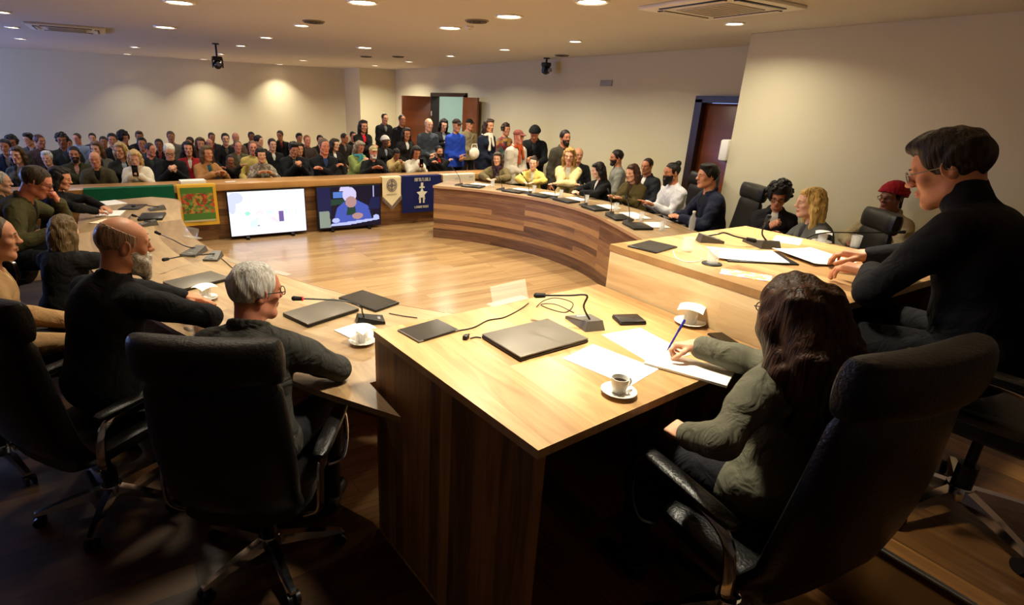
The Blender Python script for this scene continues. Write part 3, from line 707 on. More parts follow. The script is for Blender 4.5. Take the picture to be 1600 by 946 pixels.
# wall_left has unseen windows added for blue light, wall_front lies behind the camera
wl = MB()
wl.box((XL-.1, (YF+YB)/2, .45), (.2, YB-YF, .9)); wl.box((XL-.1, (YF+YB)/2, HC-.15), (.2, YB-YF, .3))
wins = [(9.6, 12.4), (13.4, 16.2)]
ys = [YF]+[q for w_ in wins for q in w_]+[YB]
for a, b in zip(ys[0::2], ys[1::2]): wl.box((XL-.1, (a+b)/2, 1.7), (.2, b-a, 1.6))
struct(wl.build('wall_left', wallp))
glass = plain('window_glass', '#eef4f6', .02, trans=1.0, ior=1.02)
for i, (a, b) in enumerate(wins):
    f = MB()
    for y in (a+.03, (a+b)/2, b-.03): f.box((XL-.05, y, 1.7), (.06, .06, 1.6))
    for z in (.93, 2.47): f.box((XL-.05, (a+b)/2, z), (.06, b-a, .06))
    o = struct(f.build('window_%d' % (i+1), alu)); MB().box((XL-.05, (a+b)/2, 1.7), (.008, b-a-.1, 1.5)).build('window_pane', glass, o)
struct(MB().box(((XL+XB)/2, YF-.1, HC/2), (XB-XL+.4, .2, HC)).build('wall_front', wallp))
# right wall with its two doorways
bd0, bd1 = planeX(677, 160, XR).y, planeX(729, 160, XR).y      # double doorway (far, near)
rd0 = planeX(1097, 155, XR).y; rd1 = rd0-1.0
DH = 2.1
w = MB(); T = .16
ys = [(YB, bd0), (bd1, rd0), (rd1, YW-.6)]
for a, b in ys: w.box((XR+T/2, (a+b)/2, HC/2), (T, a-b, HC))
for a, b in ((bd0, bd1), (rd0, rd1)): w.box((XR+T/2, (a+b)/2, (HC+DH)/2), (T, a-b, HC-DH))
struct(w.build('wall_right', wallp))
struct(MB().box(((XB+XR+.6)/2, (YF+YW)/2, HC/2), (XR+.6-XB, YW-YF, HC), bev=.004).build('wall_pilaster', wallp))
struct(MB().box((6.88, 17.25, HC/2), (1.18, 1.34, HC)).build('wall_column', wallp))
struct(MB().box((0, YB-.012, .05), (12, .024, .1)).build('baseboard_back', wallp))
b_ = MB()
for a, b in ys[:2]: b_.box((XR-.01, (a+b)/2, .05), (.02, a-b, .1))
struct(b_.build('baseboard_right', maho))
# doors
dframe = plain('door_frame_paint', '#2a1712', .4)
def doorframe(n, y0, y1, wd=.09):
    f = MB()
    for y in (y0, y1): f.box((XR+.05, y, DH/2+.02), (.24, wd, DH+.04))
    f.box((XR+.05, (y0+y1)/2, DH+.045), (.24, abs(y0-y1)+wd, .09))
    return struct(f.build('trim_%d' % n, dframe))
doorframe(1, bd0, bd1, .08); doorframe(2, rd0, rd1, .12)
def leaf(n, w_, loc, rz, hand=1, lever=True):
    f = MB(); f.box((w_/2, 0, DH/2), (w_, .04, DH-.02), bev=.003)
    o = struct(f.build('door_%d' % n, maho, None, loc, rz))
    if lever:
        h = MB(); h.cyl((w_-.07, -.05, 1.02), (w_-.07, .05, 1.02), .012, n=10); h.box((w_-.12, -.05, 1.02), (.12, .012, .02), bev=.004); h.box((w_-.12, .05, 1.02), (.12, .012, .02), bev=.004)
        h.build('door_handle', chrome, o)
    return o
leaf(1, rd0-rd1-.1, (XR+.06, rd1+.05, 0), R_(90))
leaf(2, (bd0-bd1)/2-.03, (XR-.09, bd0+.0, 0), R_(180))
leaf(3, (bd0-bd1)/2-.03, (XR-.1, bd1-.02, 0), R_(-97))
# corridor seen through the open doors
cor = plain('corridor_paint', '#c4d6cc', .8)
cw = MB(); cw.box((XR+2.2, (bd0+bd1)/2, HC/2), (.1, 5.0, HC)); cw.box((XR+1.2, bd0+1.5, HC/2), (2.1, .1, HC)); cw.box((XR+1.2, bd1-1.5, HC/2), (2.1, .1, HC))
struct(cw.build('wall_corridor', cor))
struct(MB().box((XR+1.2, (bd0+bd1)/2, -.05), (2.1, 5.0, .1)).build('floor_corridor', oak))
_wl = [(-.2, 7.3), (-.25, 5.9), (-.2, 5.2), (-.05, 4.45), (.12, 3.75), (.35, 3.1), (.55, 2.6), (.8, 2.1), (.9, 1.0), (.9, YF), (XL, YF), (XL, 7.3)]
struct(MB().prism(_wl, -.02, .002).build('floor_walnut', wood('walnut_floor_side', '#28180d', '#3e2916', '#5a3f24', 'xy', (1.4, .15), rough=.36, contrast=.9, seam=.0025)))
# platforms under the raised desks
L1, L2 = .20, .52
p = MB(); p.box((1.535, .22, L1/2), (1.21, 3.72, L1)); struct(p.build('floor_platform', walnut_floor))
p = MB(); p.box((4.03, .22, L1/2), (1.24, 3.72, L1)); struct(p.build('floor_platform_far', walnut_floor))
p = MB(); p.box((2.775, .22, L2/2), (1.25, 3.72, L2)); struct(p.build('floor_dais', walnut_floor))
struct(MB().box((2.152, .2, L2-.001), (.022, 3.6, .012), bev=.002).build('trim_3', alu))
struct(MB().box((3.39, .2, L2-.001), (.022, 3.6, .012), bev=.002).build('trim_4', alu))
# ------------------------------------------------------------------ ceiling fittings
K = (HC-CH)/(2.74-CH)
LP = [(258, 42, 1), (570, 74, 1), (703, 43, 1), (795, 25, 1), (925, 2, 1), (1148, 36, 0), (899, 64, 0), (789, 77, 0), (704, 87, 0), (639, 96, 0), (586, 102, 0), (471, 39, 0), (416, 58, 0), (377, 71, 0), (345, 84, 0), (318, 92, 0), (199, 84, 0), (211, 73, 0), (437, 100, 0), (474, 94, 0), (19, 42, 0), (32, 60, 0), (2, 18, 0), (280, 3, 1)]
WARM = (1.0, .905, .69); COOL = (1.0, .96, .92)
glow_w = plain('lamp_diffuser_warm', '#fff4dd', .5, emit='#ffeccb', es=14)
def light(nm, kind, loc, energy, col, size=.2, rot=(0, 0, 0), parent=None, spread=None, size_y=None, spot=None, blend=.5):
    d = bpy.data.lights.new(nm, kind); d.energy = energy; d.color = col
    if kind == 'AREA':
        d.size = size; d.shape = 'DISK' if size_y is None else 'RECTANGLE'
        if size_y: d.size_y = size_y
        if spread: d.spread = R_(spread)
    elif kind == 'SPOT': d.spot_size = R_(spot); d.spot_blend = blend; d.shadow_soft_size = size
    o = bpy.data.objects.new(nm, d); COL.objects.link(o); o.location = loc; o.rotation_euler = rot
    if parent: o.parent = parent
    return o
def rows(i): return ['by the far wall', 'over the audience', 'over the counter', 'over the open floor', 'over the desks'][i]
def lamp(x, y, big, en, label, spread=150):
    r = .13 if big else .085
    t = thing('ceiling_light', label, 'ceiling light', (x, y, HC), 0, 'recessed ceiling lights')
    b = MB(); n = 28
    b.lathe([(r*.86, -.004), (r*1.0, -.014), (r*1.12, -.012), (r*1.15, 0), (r*1.15, .004), (r*.86, .004)], n=n); b.build('trim_ring', white, t)
    b = MB(); b.lathe([(.001, -.008), (r*.87, -.006), (r*.87, .002), (.001, .002)], n=n); b.build('diffuser', glow_w, t)
    c = COOL if x < -.4 else WARM
    light('lamp_light', 'AREA', (0, 0, -.02), en, c, r*1.8, parent=t, spread=spread)
    return t
lamp_desc = {}
LABS = ['large round downlight left of the middle above the audience', 'large round downlight above the flag counter near the far white wall', 'large round downlight third from the camera in the central row', 'large round downlight second from the camera in the central row',
 'large round downlight cut by the top of the photo in the central row', 'small downlight beside the air conditioner nearest the pale pilaster', 'small downlight above the curved councillors desk, next from the pilaster one', 'small downlight third along the row beside the right wall', 'small downlight fourth along the row beside the right wall', 'small downlight fifth along the row beside the right wall, before the doors', 'small downlight last in the row beside the right wall, at the column',
 'small downlight beside the ceiling vent, nearest of its row over the audience', 'small downlight second of the row behind the ceiling vent', 'small downlight third of the row behind the ceiling vent', 'small downlight just behind the hanging black spotlight', 'small downlight beside the far wall, left of the hanging spotlight', 'small downlight by the far wall, lower of the close pair', 'small downlight by the far wall, upper of the close pair', 'small downlight close to the far wall, left one of two near the column', 'small downlight close to the far wall, right one of two near the column',
 'small downlight left of the left air conditioner', 'small downlight nearest the far wall below the left air conditioner', 'small downlight at the left edge, nearest the windows side', 'large downlight cut by the top of the photo above the audience']
for (px, py, big), lb in zip(LP, LABS):
    q = atZ(px, py, HC); far = q.y > 14.5
    lamp(q.x, q.y, big, (17 if big else 13)*(.8 if far else 1)*((1.15 if q.y < 5 else 2.4) if q.x > 4.8 else .42 if q.x < 1.2 else .9)*(2.2 if q.y > 13.5 and q.x > 5 else 1)*(1.6 if q.y > 15.6 else 1), lb, 105 if q.y > 15.6 else 150)
for x, y, lb in ((2.1, 3.3, 'large downlight over the middle of the horseshoe of desks'), (1.55, 1.75, 'large downlight over the side desk with the laptop'), (3.3, 1.9, 'large downlight over the raised presiding desk'), (.5, 5.7, 'large downlight over the left curved desk, before the green banner'), (.6, 3.7, 'large downlight over the left curved desk, above the bald man'), (2.1, 5.4, 'large downlight over the open floor')):
    lamp(x, y, 1, {1.55: 22, 3.3: 22, .5: 13, .6: 15}.get(x, 15), lb, {1.55: 95, 3.3: 100, .6: 110}.get(x, 140))
def cassette(x, y, rz, label):
    t = thing('air_conditioner', label, 'air conditioner', (x, y, HC), rz, 'ceiling air conditioners')
    b = MB(); b.box((0, 0, -.015), (.95, .95, .03), bev=.01); b.build('panel', white, t)
    b = MB(); b.box((0, 0, -.034), (.5, .5, .012), bev=.004)
    for i in range(8): b.box((0, -.21+.06*i, -.041), (.46, .012, .006))
    b.build('intake_grille', plain('ac_grey', '#b8b4ac', .5), t)
    for k in range(4):
        a = math.pi/2*k; o = MB().box((0, 0, 0), (.62, .06, .012), bev=.003).build('air_slot', black, t, (math.cos(a)*.37, math.sin(a)*.37, -.032), a+math.pi/2)
        fl = MB().box((0, .012, -.006), (.6, .035, .006), bev=.002).build('flap', white, o)
    return t
q = atZ(1126, 9, HC); cassette(q.x, q.y, 0, 'square ceiling air conditioner nearest the pale pilaster, top of the photo')
q = atZ(105, 43, HC); cassette(q.x, q.y, 0, 'square ceiling air conditioner over the left end of the audience')
def vent(px, py, label, s=.26):
    q = atZ(px, py, HC); t = thing('ceiling_vent', label, 'ceiling vent', q, 0, 'round ceiling vents')
    g = plain('vent_grey', '#8e877c', .6); b = MB(); b.lathe([(.001, -.012), (s*.3, -.016), (s*.5, -.01), (s*.5, .003), (.001, .003)], n=24); b.build('plate', g, t)
    b = MB()
    for r in (.16, .28, .4): b.tube([(s*r*1.05*math.cos(a), s*r*1.05*math.sin(a), -.017) for a in [i*math.pi/10 for i in range(20)]], .004, 6, loop=True)
    b.build('vent_grating', plain('vent_dark', '#4e4a44', .6), t)
for px, py, lb in ((490, 33, 'round ceiling vent right of the small downlight over the audience'), (572, 88, 'flat ceiling vent left of the white column'), (745, 32, 'round ceiling vent left of the large central downlight'), (878, 86, 'ceiling vent above the hanging black spotlight by the right wall'), (622, 88, 'ceiling vent above the row of people at the doors')): vent(px, py, lb)
q = atZ(733, 40, HC); t = thing('smoke_detector', 'small smoke detector on the ceiling beside the central downlight', 'smoke detector', q)
MB().lathe([(.001, -.045), (.025, -.045), (.03, -.03), (.05, -.025), (.052, 0), (.001, 0)], n=20).build('sensor_body', white, t)
def spotlight(px, py, z, X=None, label='', rz=0):
    q = planeX(px, py, X) if X else atZ(px, py, z); t = thing('ceiling_camera', label, 'camera', (q.x, q.y, HC), rz, 'black cameras hung from the ceiling'); dz = HC-q.z
    b = MB(); b.cyl((0, 0, 0), (0, 0, -.02), .06, n=20); b.cyl((0, 0, 0), (0, 0, -dz+.07), .018, n=12); b.build('mount', black, t)
    b = MB(); b.box((0, 0, -dz+.08), (.17, .13, .07), bev=.015); b.build('base_block', black, t)
    for sx in (-1, 1): MB().box((sx*.085, 0, -dz), (.018, .07, .15), bev=.006).build('yoke_arm', black, t)
    h = MB(); h.ell((0, 0, -dz-.02), (.075, .085, .08)); o = h.build('camera_head', plain('camera_black', '#17171a', .25), t)
    MB().lathe([(.001, 0), (.035, 0), (.04, .02), (.04, .06), (.001, .06)], n=18, M=Matrix.Rotation(R_(80), 3, 'X')).build('lens', plain('lens_ring', '#8a8a90', .2, .6), o, (0, -.05, -dz-.025))
spotlight(340, 99, 2.5, None, 'black camera hanging from the ceiling over the audience', R_(0))
spotlight(853, 108, 2.42, XR-.25, 'black camera hanging from the ceiling by the right wall', R_(20))
q = planeX(947, 130, XR-.012); t = thing('wall_vent', 'small grey rectangular vent grille high on the right wall', 'vent', q)
MB().box((0, 0, 0), (.02, .28, .1), bev=.004).build('plate', plain('plaque_grey', '#a8a397', .5), t); b = MB()
for i in range(4): b.box((-.012, 0, -.033+.022*i), (.006, .25, .008))
b.build('slat', plain('plaque_slat', '#8d887c', .5), t)
q = planeX(672, 177, XR-.005); q.y = bd0+.0
b = MB(); b.box((-.08, -.0, 0), (.012, .08, .12), bev=.004); o = b.build('light_switch', white, None, (XR, bd0-.02, q.z)); tag(o, 'small white switch plate on the dark frame of the open doors', 'switch'); 
o.location.x = XR+.006
# white box at the corner of the pilaster
q = planeX(1144, 236, XB)
t = thing('wall_mounted_dispenser', 'white wall dispenser sticking out at the pilaster corner before the dark door', 'dispenser', (XB+.04, YW+.055, q.z-.12))
MB().box((0, 0, .12), (.16, .11, .25), bev=.02).build('casing', white, t); MB().box((0, .0, -.015), (.05, .06, .03), bev=.006).build('nozzle', plain('grey_plastic', '#9a9a98', .4), t)
# added blue lamps inside the unseen windows, tilted up to the ceiling, corridor lamp
SC.world = bpy.data.worlds.new('world'); SC.world.use_nodes = True
nt = SC.world.node_tree; bg = nt.nodes['Background']; bg.inputs[0].default_value = (.35, .5, 1, 1); bg.inputs[1].default_value = .6
for a, b in wins: light('window_daylight', 'AREA', (XL+.05, (a+b)/2, 1.7), 170, (.28, .42, 1.0), 1.5, (0, R_(-120), 0), size_y=b-a-.2)
light('corridor_lamp', 'AREA', (XR+1.2, (bd0+bd1)/2, HC-.03), 40, (.9, 1, .92), .5, size_y=1.5)
SC.view_settings.view_transform = 'Standard'; SC.view_settings.look = 'None'; SC.view_settings.gamma = 1.0; SC.view_settings.use_curve_mapping = False
SC.view_settings.exposure = 0.55
SC.cycles.use_denoising = True; SC.cycles.max_bounces = 6; SC.cycles.diffuse_bounces = 4; SC.cycles.glossy_bounces = 3; SC.cycles.transmission_bounces = 5; SC.cycles.caustics_reflective = False; SC.cycles.caustics_refractive = False; SC.cycles.sample_clamp_indirect = 6
# ------------------------------------------------------------------ desks
def spline(P, n=60):
    P = [Vector((p[0], p[1], 0)) for p in P]; out = []
    for i in range(len(P)-1):
        a, b, c, d = P[max(i-1, 0)], P[i], P[i+1], P[min(i+2, len(P)-1)]
        m = max(2, int(n/(len(P)-1)))
        for k in range(m):
            t = k/m; out.append(.5*((2*b)+(c-a)*t+(2*a-5*b+4*c-d)*t*t+(-a+3*b-3*c+d)*t**3))
    out.append(P[-1]); return out
def resample(P, n):
    L = [0]
    for a, b in zip(P, P[1:]): L.append(L[-1]+(b-a).length)
    out = []; j = 0
    for i in range(n):
        d = L[-1]*i/(n-1)
        while j < len(P)-2 and L[j+1] < d: j += 1
        t = (d-L[j])/max(L[j+1]-L[j], 1e-9); out.append(P[j].lerp(P[j+1], t))
    return out, L[-1]
def slab_uv(name, A, B, z0, z1, mat, parent, uvlen):
    """a strip between two matched lines A and B, from z0 to z1; UV runs along it in metres"""
    bm = bmesh.new(); uvl = bm.loops.layers.uv.new('UVMap'); n = len(A); V = {}
    for i in range(n):
        for k, (P, z) in enumerate(((A, z0), (A, z1), (B, z1), (B, z0))): V[i, k] = bm.verts.new((P[i].x, P[i].y, z))
    def quad(i, k0, k1, v0, v1):
        f = bm.faces.new((V[i, k0], V[i+1, k0], V[i+1, k1], V[i, k1])); u0, u1 = uvlen*i/(n-1), uvlen*(i+1)/(n-1)
        for l, uv in zip(f.loops, ((u0, v0), (u1, v0), (u1, v1), (u0, v1))): l[uvl].uv = uv
    w = (A[0]-B[0]).length
    for i in range(n-1):
        quad(i, 0, 1, z0, z1); quad(i, 1, 2, z1, z1+w); quad(i, 2, 3, z1, z0); quad(i, 3, 0, z0-w, z0)
    for i, o in ((0, 1), (n-1, -1)):
        f = bm.faces.new([V[i, k] for k in range(4)][::o])
        for l in f.loops: l[uvl].uv = (l.vert.co.x+l.vert.co.y, l.vert.co.z)
    bmesh.ops.recalc_face_normals(bm, faces=bm.faces[:])
    me = bpy.data.meshes.new(name); bm.to_mesh(me); bm.free(); me.materials.append(mat); me.shade_smooth(); me.set_sharp_from_angle(angle=R_(30))
    return link(name, me, parent)
wal_uvtop = wood('walnut_curved_top', '#7f6344', '#a88c68', '#c8ab82', 'xy', (1.6, .2), coord='UV', rough=.3, grain=.8, contrast=.7, seam=0.0)
edge_m = plain('edge_band', '#b08a6c', .35)
def curved_desk(label, inner, outer, z, panel_at=.05, th=.03, n=48):
    A, LA = resample(spline(inner), n); B, LB = resample(spline(outer), n)
    t = thing('curved_desk', label, 'desk', (0, 0, 0), 0)
    slab_uv('desktop', A, B, z-th, z-.002, wal_uvtop, t, LA)
    E2 = [a.lerp(b, -.006/ (a-b).length) for a, b in zip(A, B)]
    slab_uv('edge_band', E2, A, z-th-.004, z-.0, edge_m, t, LA)
    P = [a.lerp(b, panel_at) for a, b in zip(A, B)]; Q = [a.lerp(b, panel_at+.03) for a, b in zip(A, B)]
    slab_uv('front_panel', P, Q, 0, z-th-.004, wal_uv, t, LA)
    for i in (0, n//3, 2*n//3):
        j = i+1 if i < n-1 else i-1; dv = (A[j]-A[i]).normalized()*.03
        a, b = A[i].lerp(B[i], panel_at+.04), A[i].lerp(B[i], .93 if i == 0 else .4)
        slab_uv('end_panel' if i in (0, n-1) else 'support_panel', [a, b], [a+dv, b+dv], 0, z-th-.004, wal_uv, t, (a-b).length)
    return t, A, B
ZT = .80
R_IN = [(3.91, 7.39), (4.2, 7.05), (4.42, 6.7), (4.62, 6.25), (4.74, 5.78), (4.76, 5.3), (4.69, 4.8), (4.48, 4.23), (4.17, 3.51), (3.92, 3.0), (3.78, 2.6)]
R_OUT = [(4.55, 7.95), (4.88, 7.5), (5.13, 7.05), (5.34, 6.5), (5.47, 5.9), (5.5, 5.25), (5.42, 4.65), (5.2, 4.0), (4.94, 3.35), (4.78, 2.8), (4.7, 2.25)]
RD, RA, RB = curved_desk('long curved walnut desk of the seated councillors on the right', R_IN, R_OUT, ZT)
L_IN = [(.2, 7.62), (.47, 7.3), (.44, 6.7), (.40, 6.04), (.42, 5.25), (.54, 4.6), (.71, 4.17), (.94, 3.6), (1.18, 3.15), (1.52, 2.7)]
L_OUT = [(-.46, 7.45), (-.47, 7.0), (-.47, 6.5), (-.46, 5.9), (-.43, 5.2), (-.3, 4.45), (-.12, 3.75), (.1, 3.1), (.33, 2.6), (.56, 2.14)]
LD, LA_, LB_ = curved_desk('long curved walnut desk on the left where the bearded man sits', L_IN, L_OUT, ZT)
MB().prism([(.561, 2.1405), (.80, 1.76), (.795, 2.085), (1.98, 2.15), (1.519, 2.699)], ZT-.03, ZT-.002).build('desktop', wood('walnut_top_corner', '#7f6344', '#a88c68', '#c8ab82', 'yx', (1.6, .2), rough=.3, grain=.8, contrast=.7, seam=0.0), LD)
# side desk (writing woman)
ZW = 1.06
def desk_poly(name, label, C, z, zfloor_side, zfloor, th=.032, topm=None, sides=(0, 1), frontm=None, depth_lip=0):
    """C: corners left-far, left-near, right-near, right-far"""
    t = thing(name, label, 'desk')
    MB().prism(C, z-th, z).build('desktop', topm or wal_top, t)
    V = [Vector((c[0], c[1], 0)) for c in C]
    def panel(nm, a, b, inn, z0, m):
        n = Vector((0, 0, 1)).cross(b-a).normalized()*inn
        MB().prism([a, b, b+n, a+n], z0, z-th-.001).build(nm, m, t)
    e = .004
    panel('side_panel', V[0]+Vector((e, -e, 0)), V[1]+Vector((e, e, 0)), .034, zfloor_side, wal_z)
    panel('front_panel', V[3]+Vector((-.04, -e-.03, 0)), V[0]+Vector((.04, -e-.03, 0)), .03, zfloor, wal_bar)
    panel('side_panel', V[2]+Vector((-e, e, 0)), V[3]+Vector((-e, -e, 0)), .034, zfloor, wal_z)
    return t
DW = [(.81, 2.06), (.90, 1.03), (2.18, 1.13), (2.18, 2.12)]
desk_poly('side_desk', 'near walnut side desk with the laptop and the espresso cup', DW, ZW, 0.0, L1)
ZP = 1.30
DP = [(2.188, 2.08), (2.188, .96), (3.40, .96), (3.40, 2.08)]
wal_lit = wood('walnut_pale_side', '#c2a074', '#dcc194', '#ead6b2', 'yz', (2.2, .3), rough=.35, grain=.7, contrast=.5, seam=0.0)  # paler walnut copy, lamp glare on this side put into the colour
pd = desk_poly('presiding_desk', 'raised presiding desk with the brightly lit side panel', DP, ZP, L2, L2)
list(c for c in pd.children if c.name.startswith('side_panel'))[0].data.materials[0] = wal_lit
DV = [(3.41, 2.12), (3.41, 1.2), (4.6, 1.2), (4.6, 2.12)]
desk_poly('side_desk', 'far side desk with water glasses beyond the presiding desk', DV, ZW, L1, L1)
# counter in front of the audience
t = thing('counter', 'long straight counter carrying the banners in front of the audience', 'counter', (0, 0, 0))
MB().box((1.85, 8.66, .755), (8.1, .5, .09), bev=.004).build('worktop', wood('counter_top', '#8a6238', '#b08048', '#c89a5c', 'xy', (2.5, .25), rough=.35, seam=0.0, contrast=.6), t)
MB().box((1.85, 8.52, .355), (8.0, .04, .71)).build('front_panel', wal_bar, t)
for x in (-2.1, .55, 3.2, 5.8): MB().box((x, 8.62, .355), (.04, .15, .71)).build('support_panel', wal_bar, t)
# ------------------------------------------------------------------ executive chairs
leather = plain('black_leather', '#0d0c0c', .36, bump=.25, bscale=110, spec=.5)
leather2 = plain('black_leather_soft', '#131211', .42, bump=.3, bscale=90, spec=.45)
def superring(c, hw, ht, bend, n=28, e=3.2):
    pts = []
    for j in range(n):
        a = 2*math.pi*j/n; ca, sa = math.cos(a), math.sin(a)
        x = hw*math.copysign(abs(ca)**(2/e), ca); y = ht*math.copysign(abs(sa)**(2/e), sa)
        pts.append(Vector((c[0]+x, c[1]+y+bend*(x/max(hw, .01))**2, c[2])))
    return pts
def make_chair(label, loc=(0, 0, 0), rz=0, zback=1.2, base=True):
    t = thing('office_chair', label, 'chair', loc, rz, 'black executive chairs')
    b = MB(); R = []
    for k in range(9):
        u = k/8; y = -.25+.5*u; r = min(1, .82+.9*min(u, 1-u))
        R.append([Vector((x.x, y, x.y)) for x in []] or [Vector((p.x, y, p.y+.445+.03*abs(2*u-1)*0)) for p in superring((0, 0, 0), .255*r, .055*r, .012, 24)])
    b.rings(R); b.build('seat', leather, t)
    b = MB(); R = []; N = 16; z1 = zback-.15
    for k in range(N+1):
        u = k/N; z = .43+(z1-.43)*u; y = -.245-.10*u-.02*math.sin(u*math.pi)+.05*max(0, .18-u)/.18
        hw = .235+.02*math.sin(u*math.pi)+.0*u; ht = .048+.012*math.sin(u*math.pi*1.2)
        if k in (0, N): hw *= .93; ht *= .6
        R.append(superring((0, y, z), hw, ht, .03))
    b.rings(R); b.build('backrest', leather, t)
    b = MB(); R = []   # headrest roll
    for k in range(13):
        u = k/12; a = math.pi*u; z = z1+.075-math.cos(a)*.082; s = max(.12, math.sin(a)**.45)
        R.append(superring((0, -.352-.012*u, z), .258*(.9+.1*s), .068*s, .035))
    b.rings(R); b.build('headrest', leather2, t)
    for sx in (-1, 1):
        f = MB(); pts = [(sx*.24, .16, .40), (sx*.3, .19, .42), (sx*.315, .225, .5), (sx*.315, .23, .6), (sx*.31, .2, .665), (sx*.31, .1, .672), (sx*.31, -.08, .668), (sx*.31, -.17, .63), (sx*.312, -.2, .54), (sx*.3, -.2, .45), (sx*.24, -.19, .41)]
        P = [Vector(q) for q in pts]; S = []
        for i in range(len(P)-1):
            a, b2, c, d = P[max(i-1, 0)], P[i], P[i+1], P[min(i+2, len(P)-1)]
            for k in range(4):
                u = k/4; S.append(.5*((2*b2)+(c-a)*u+(2*a-5*b2+4*c-d)*u*u+(-a+3*b2-3*c+d)*u**3))
        S.append(P[-1]); f.tube(S, .015, 8, flat=(1.2, .6)); o = f.build('armrest', chrome, t)
        f = MB(); f.rings([[Vector((sx*.31+p.x, y, p.y+.692)) for p in superring((0, 0, 0), .034*s, .018*s, 0, 16, 2.6)] for y, s in ((-.19, .5), (-.17, .85), (-.1, 1), (.1, 1), (.19, .9), (.225, .5))]); f.build('arm_pad', leather, o)
    b = MB(); b.box((0, -.02, .375), (.2, .24, .035), bev=.008); b.cyl((.1, 0, .375), (.24, .02, .37), .007, n=8); b.build('tilt_mechanism', black, t)
    b = MB(); b.cyl((0, 0, .1), (0, 0, .22), .034, n=16); b.cyl((0, 0, .2), (0, 0, .37), .018, n=14); b.build('gas_column', black, t)
    MB().lathe([(.001, .07), (.05, .07), (.055, .1), (.045, .13), (.001, .13)], n=20).build('hub', chrome, t)
    for k in range(5):
        a = R_(72*k+18); c, s = math.cos(a), math.sin(a); f = MB()
        f.rings([[Vector((c*r-s*x, s*r+c*x, z)) for x, z in ((-w, h0), (w, h0), (w*.7, h1), (-w*.7, h1))] for r, w, h0, h1 in ((.03, .026, .075, .125), (.16, .022, .072, .11), (.3, .017, .064, .085), (.325, .014, .064, .078))])
        o = f.build('leg', chrome, t, sharp=30)
        w = MB()
        for q in (-1, 1):
            p0 = Vector((c*.31-s*q*.008, s*.31+c*q*.008, .028)); p1 = Vector((c*.31-s*q*.026, s*.31+c*q*.026, .028)); w.cyl(p0, p1, .028, n=16)
        w.cyl((c*.31, s*.31, .03), (c*.31, s*.31, .068), .011, n=10); w.build('caster', black, o)
    return t
# ------------------------------------------------------------------ the people
def fdir(dx, dy): return math.degrees(math.atan2(-dx, dy))
SK = {'a': '#d9a688', 'b': '#c98f6d', 'c': '#b67a58', 'd': '#8f5a3e', 'e': '#5e3a28', 'f': '#e0b49a', 'r': '#cf8a70'}
def scarf_me(s, h=.01, tails=True, th=.026):
    F = Field(); c = s.sc; pq = None
    for i in range(17):
        a = 2*math.pi*i/16; q = s.nb+s.fw*(math.cos(a)*.082+.012)*c+s.rt*math.sin(a)*.088*c+s.up*(.02+.015*math.cos(a*2))*c
        if pq is not None: F.cone(pq, q, th, th, k=.012)
        pq = q
    if tails:
        for sd, L in ((1, .3), (-1, .22)): F.cone(s.nb+s.fw*.11*c+s.rt*sd*.03*c, s.ch+s.fw*.165*c+s.rt*sd*.05*c-s.up*(L-.2)*c, th, th*.95, k=.015)
    return F.mesh(h, noise=[(.003, 60, 60, 40, 0)])
def add_scarf(o, s, col, **kw):
    return omat(link('scarf', np_mesh('scarf', *scarf_me(s, **kw), [PLAINM]), o), col if not isinstance(col, str) else cloth(col))
SHIRTS = ['#d2cec6', '#2a2b30', '#3b4657', '#6f6a62', '#1c1c1f', '#7a2d2a', '#8a8f98', '#4a4238', '#b9b2a4', '#2e3a33']
_sh = [0]
def next_shirt(): _sh[0] += 3; return SHIRTS[_sh[0] % 10]
PR = {
 'lean': dict(lean=13, rh=(.13, .40, .83), lh=(-.12, .41, .83), head=(0, 4, 0), seat=.44),
 'phone': dict(lean=8, rh=(.05, .33, .90), lh=(-.06, .33, .89), rc='cup', lc='cup', head=(0, 22, 0), seat=.44, rn=(-.8, 0, .3), ln=(.8, 0, .3)),
 'cross': dict(lean=4, rh=(-.15, .215, .93), lh=(.14, .24, .90), head=(0, 4, 0), seat=.44, rpole=(.8, .1, -.6), lpole=(-.8, .1, -.6)),
 'lap': dict(lean=3, head=(0, 2, 0), seat=.44),
 'lapl': dict(lean=3, head=(32, 4, 0), seat=.44), 'lapr': dict(lean=3, head=(-32, 4, 0), seat=.44),
 'clasp': dict(sit=False, lean=1, rh=(.03, .2, .98), lh=(-.05, .21, .96), head=(0, 4, 0)),
 'down': dict(sit=False, lean=1, head=(0, 2, 0)),
 'scross': dict(sit=False, lean=0, rh=(-.15, .2, 1.16), lh=(.14, .23, 1.12), head=(8, 3, 0), rpole=(.8, .1, -.6), lpole=(-.8, .1, -.6)),
 'hold': dict(sit=False, lean=2, rh=(.07, .33, 1.18), lh=(-.1, .32, 1.12), rc='cup', lc='cup', head=(0, 16, 0), rn=(-.8, 0, .3), ln=(.8, 0, .3)),
 'bend': dict(sit=False, lean=20, rh=(.1, .5, 1.05), lh=(-.12, .48, 1.0), rc='cup', lc='cup', head=(0, 30, 0)),
}
def crowd(x, y, z, face, pose, top, sex, col, sk, hair, label, specs=None, leg=None, shirt=None, scarf=None, group='audience behind the counter', brow=None):
    pr = proto(pose, top, sex == 'f', **PR[pose])
    hl = []
    for h in hair.split(','):
        st, hc_ = h.split('#'); hl.append((st, '#'+hc_))
    look = dict(skin=SK[sk], topm=col if not isinstance(col, str) else cloth(col), hair=hl, specs=specs, brow=brow or hl[0][1] if hl[0][0] not in ('cap', 'beanie') else '#20160f')
    if leg: look['legm'] = cloth(leg)
    look['shirtm'] = cloth(shirt or next_shirt())
    o = crowd_person(pr, (x, y, z), face, None, label, look, group)
    if scarf: add_scarf(o, pr[0], scarf, h=.013)
    return o
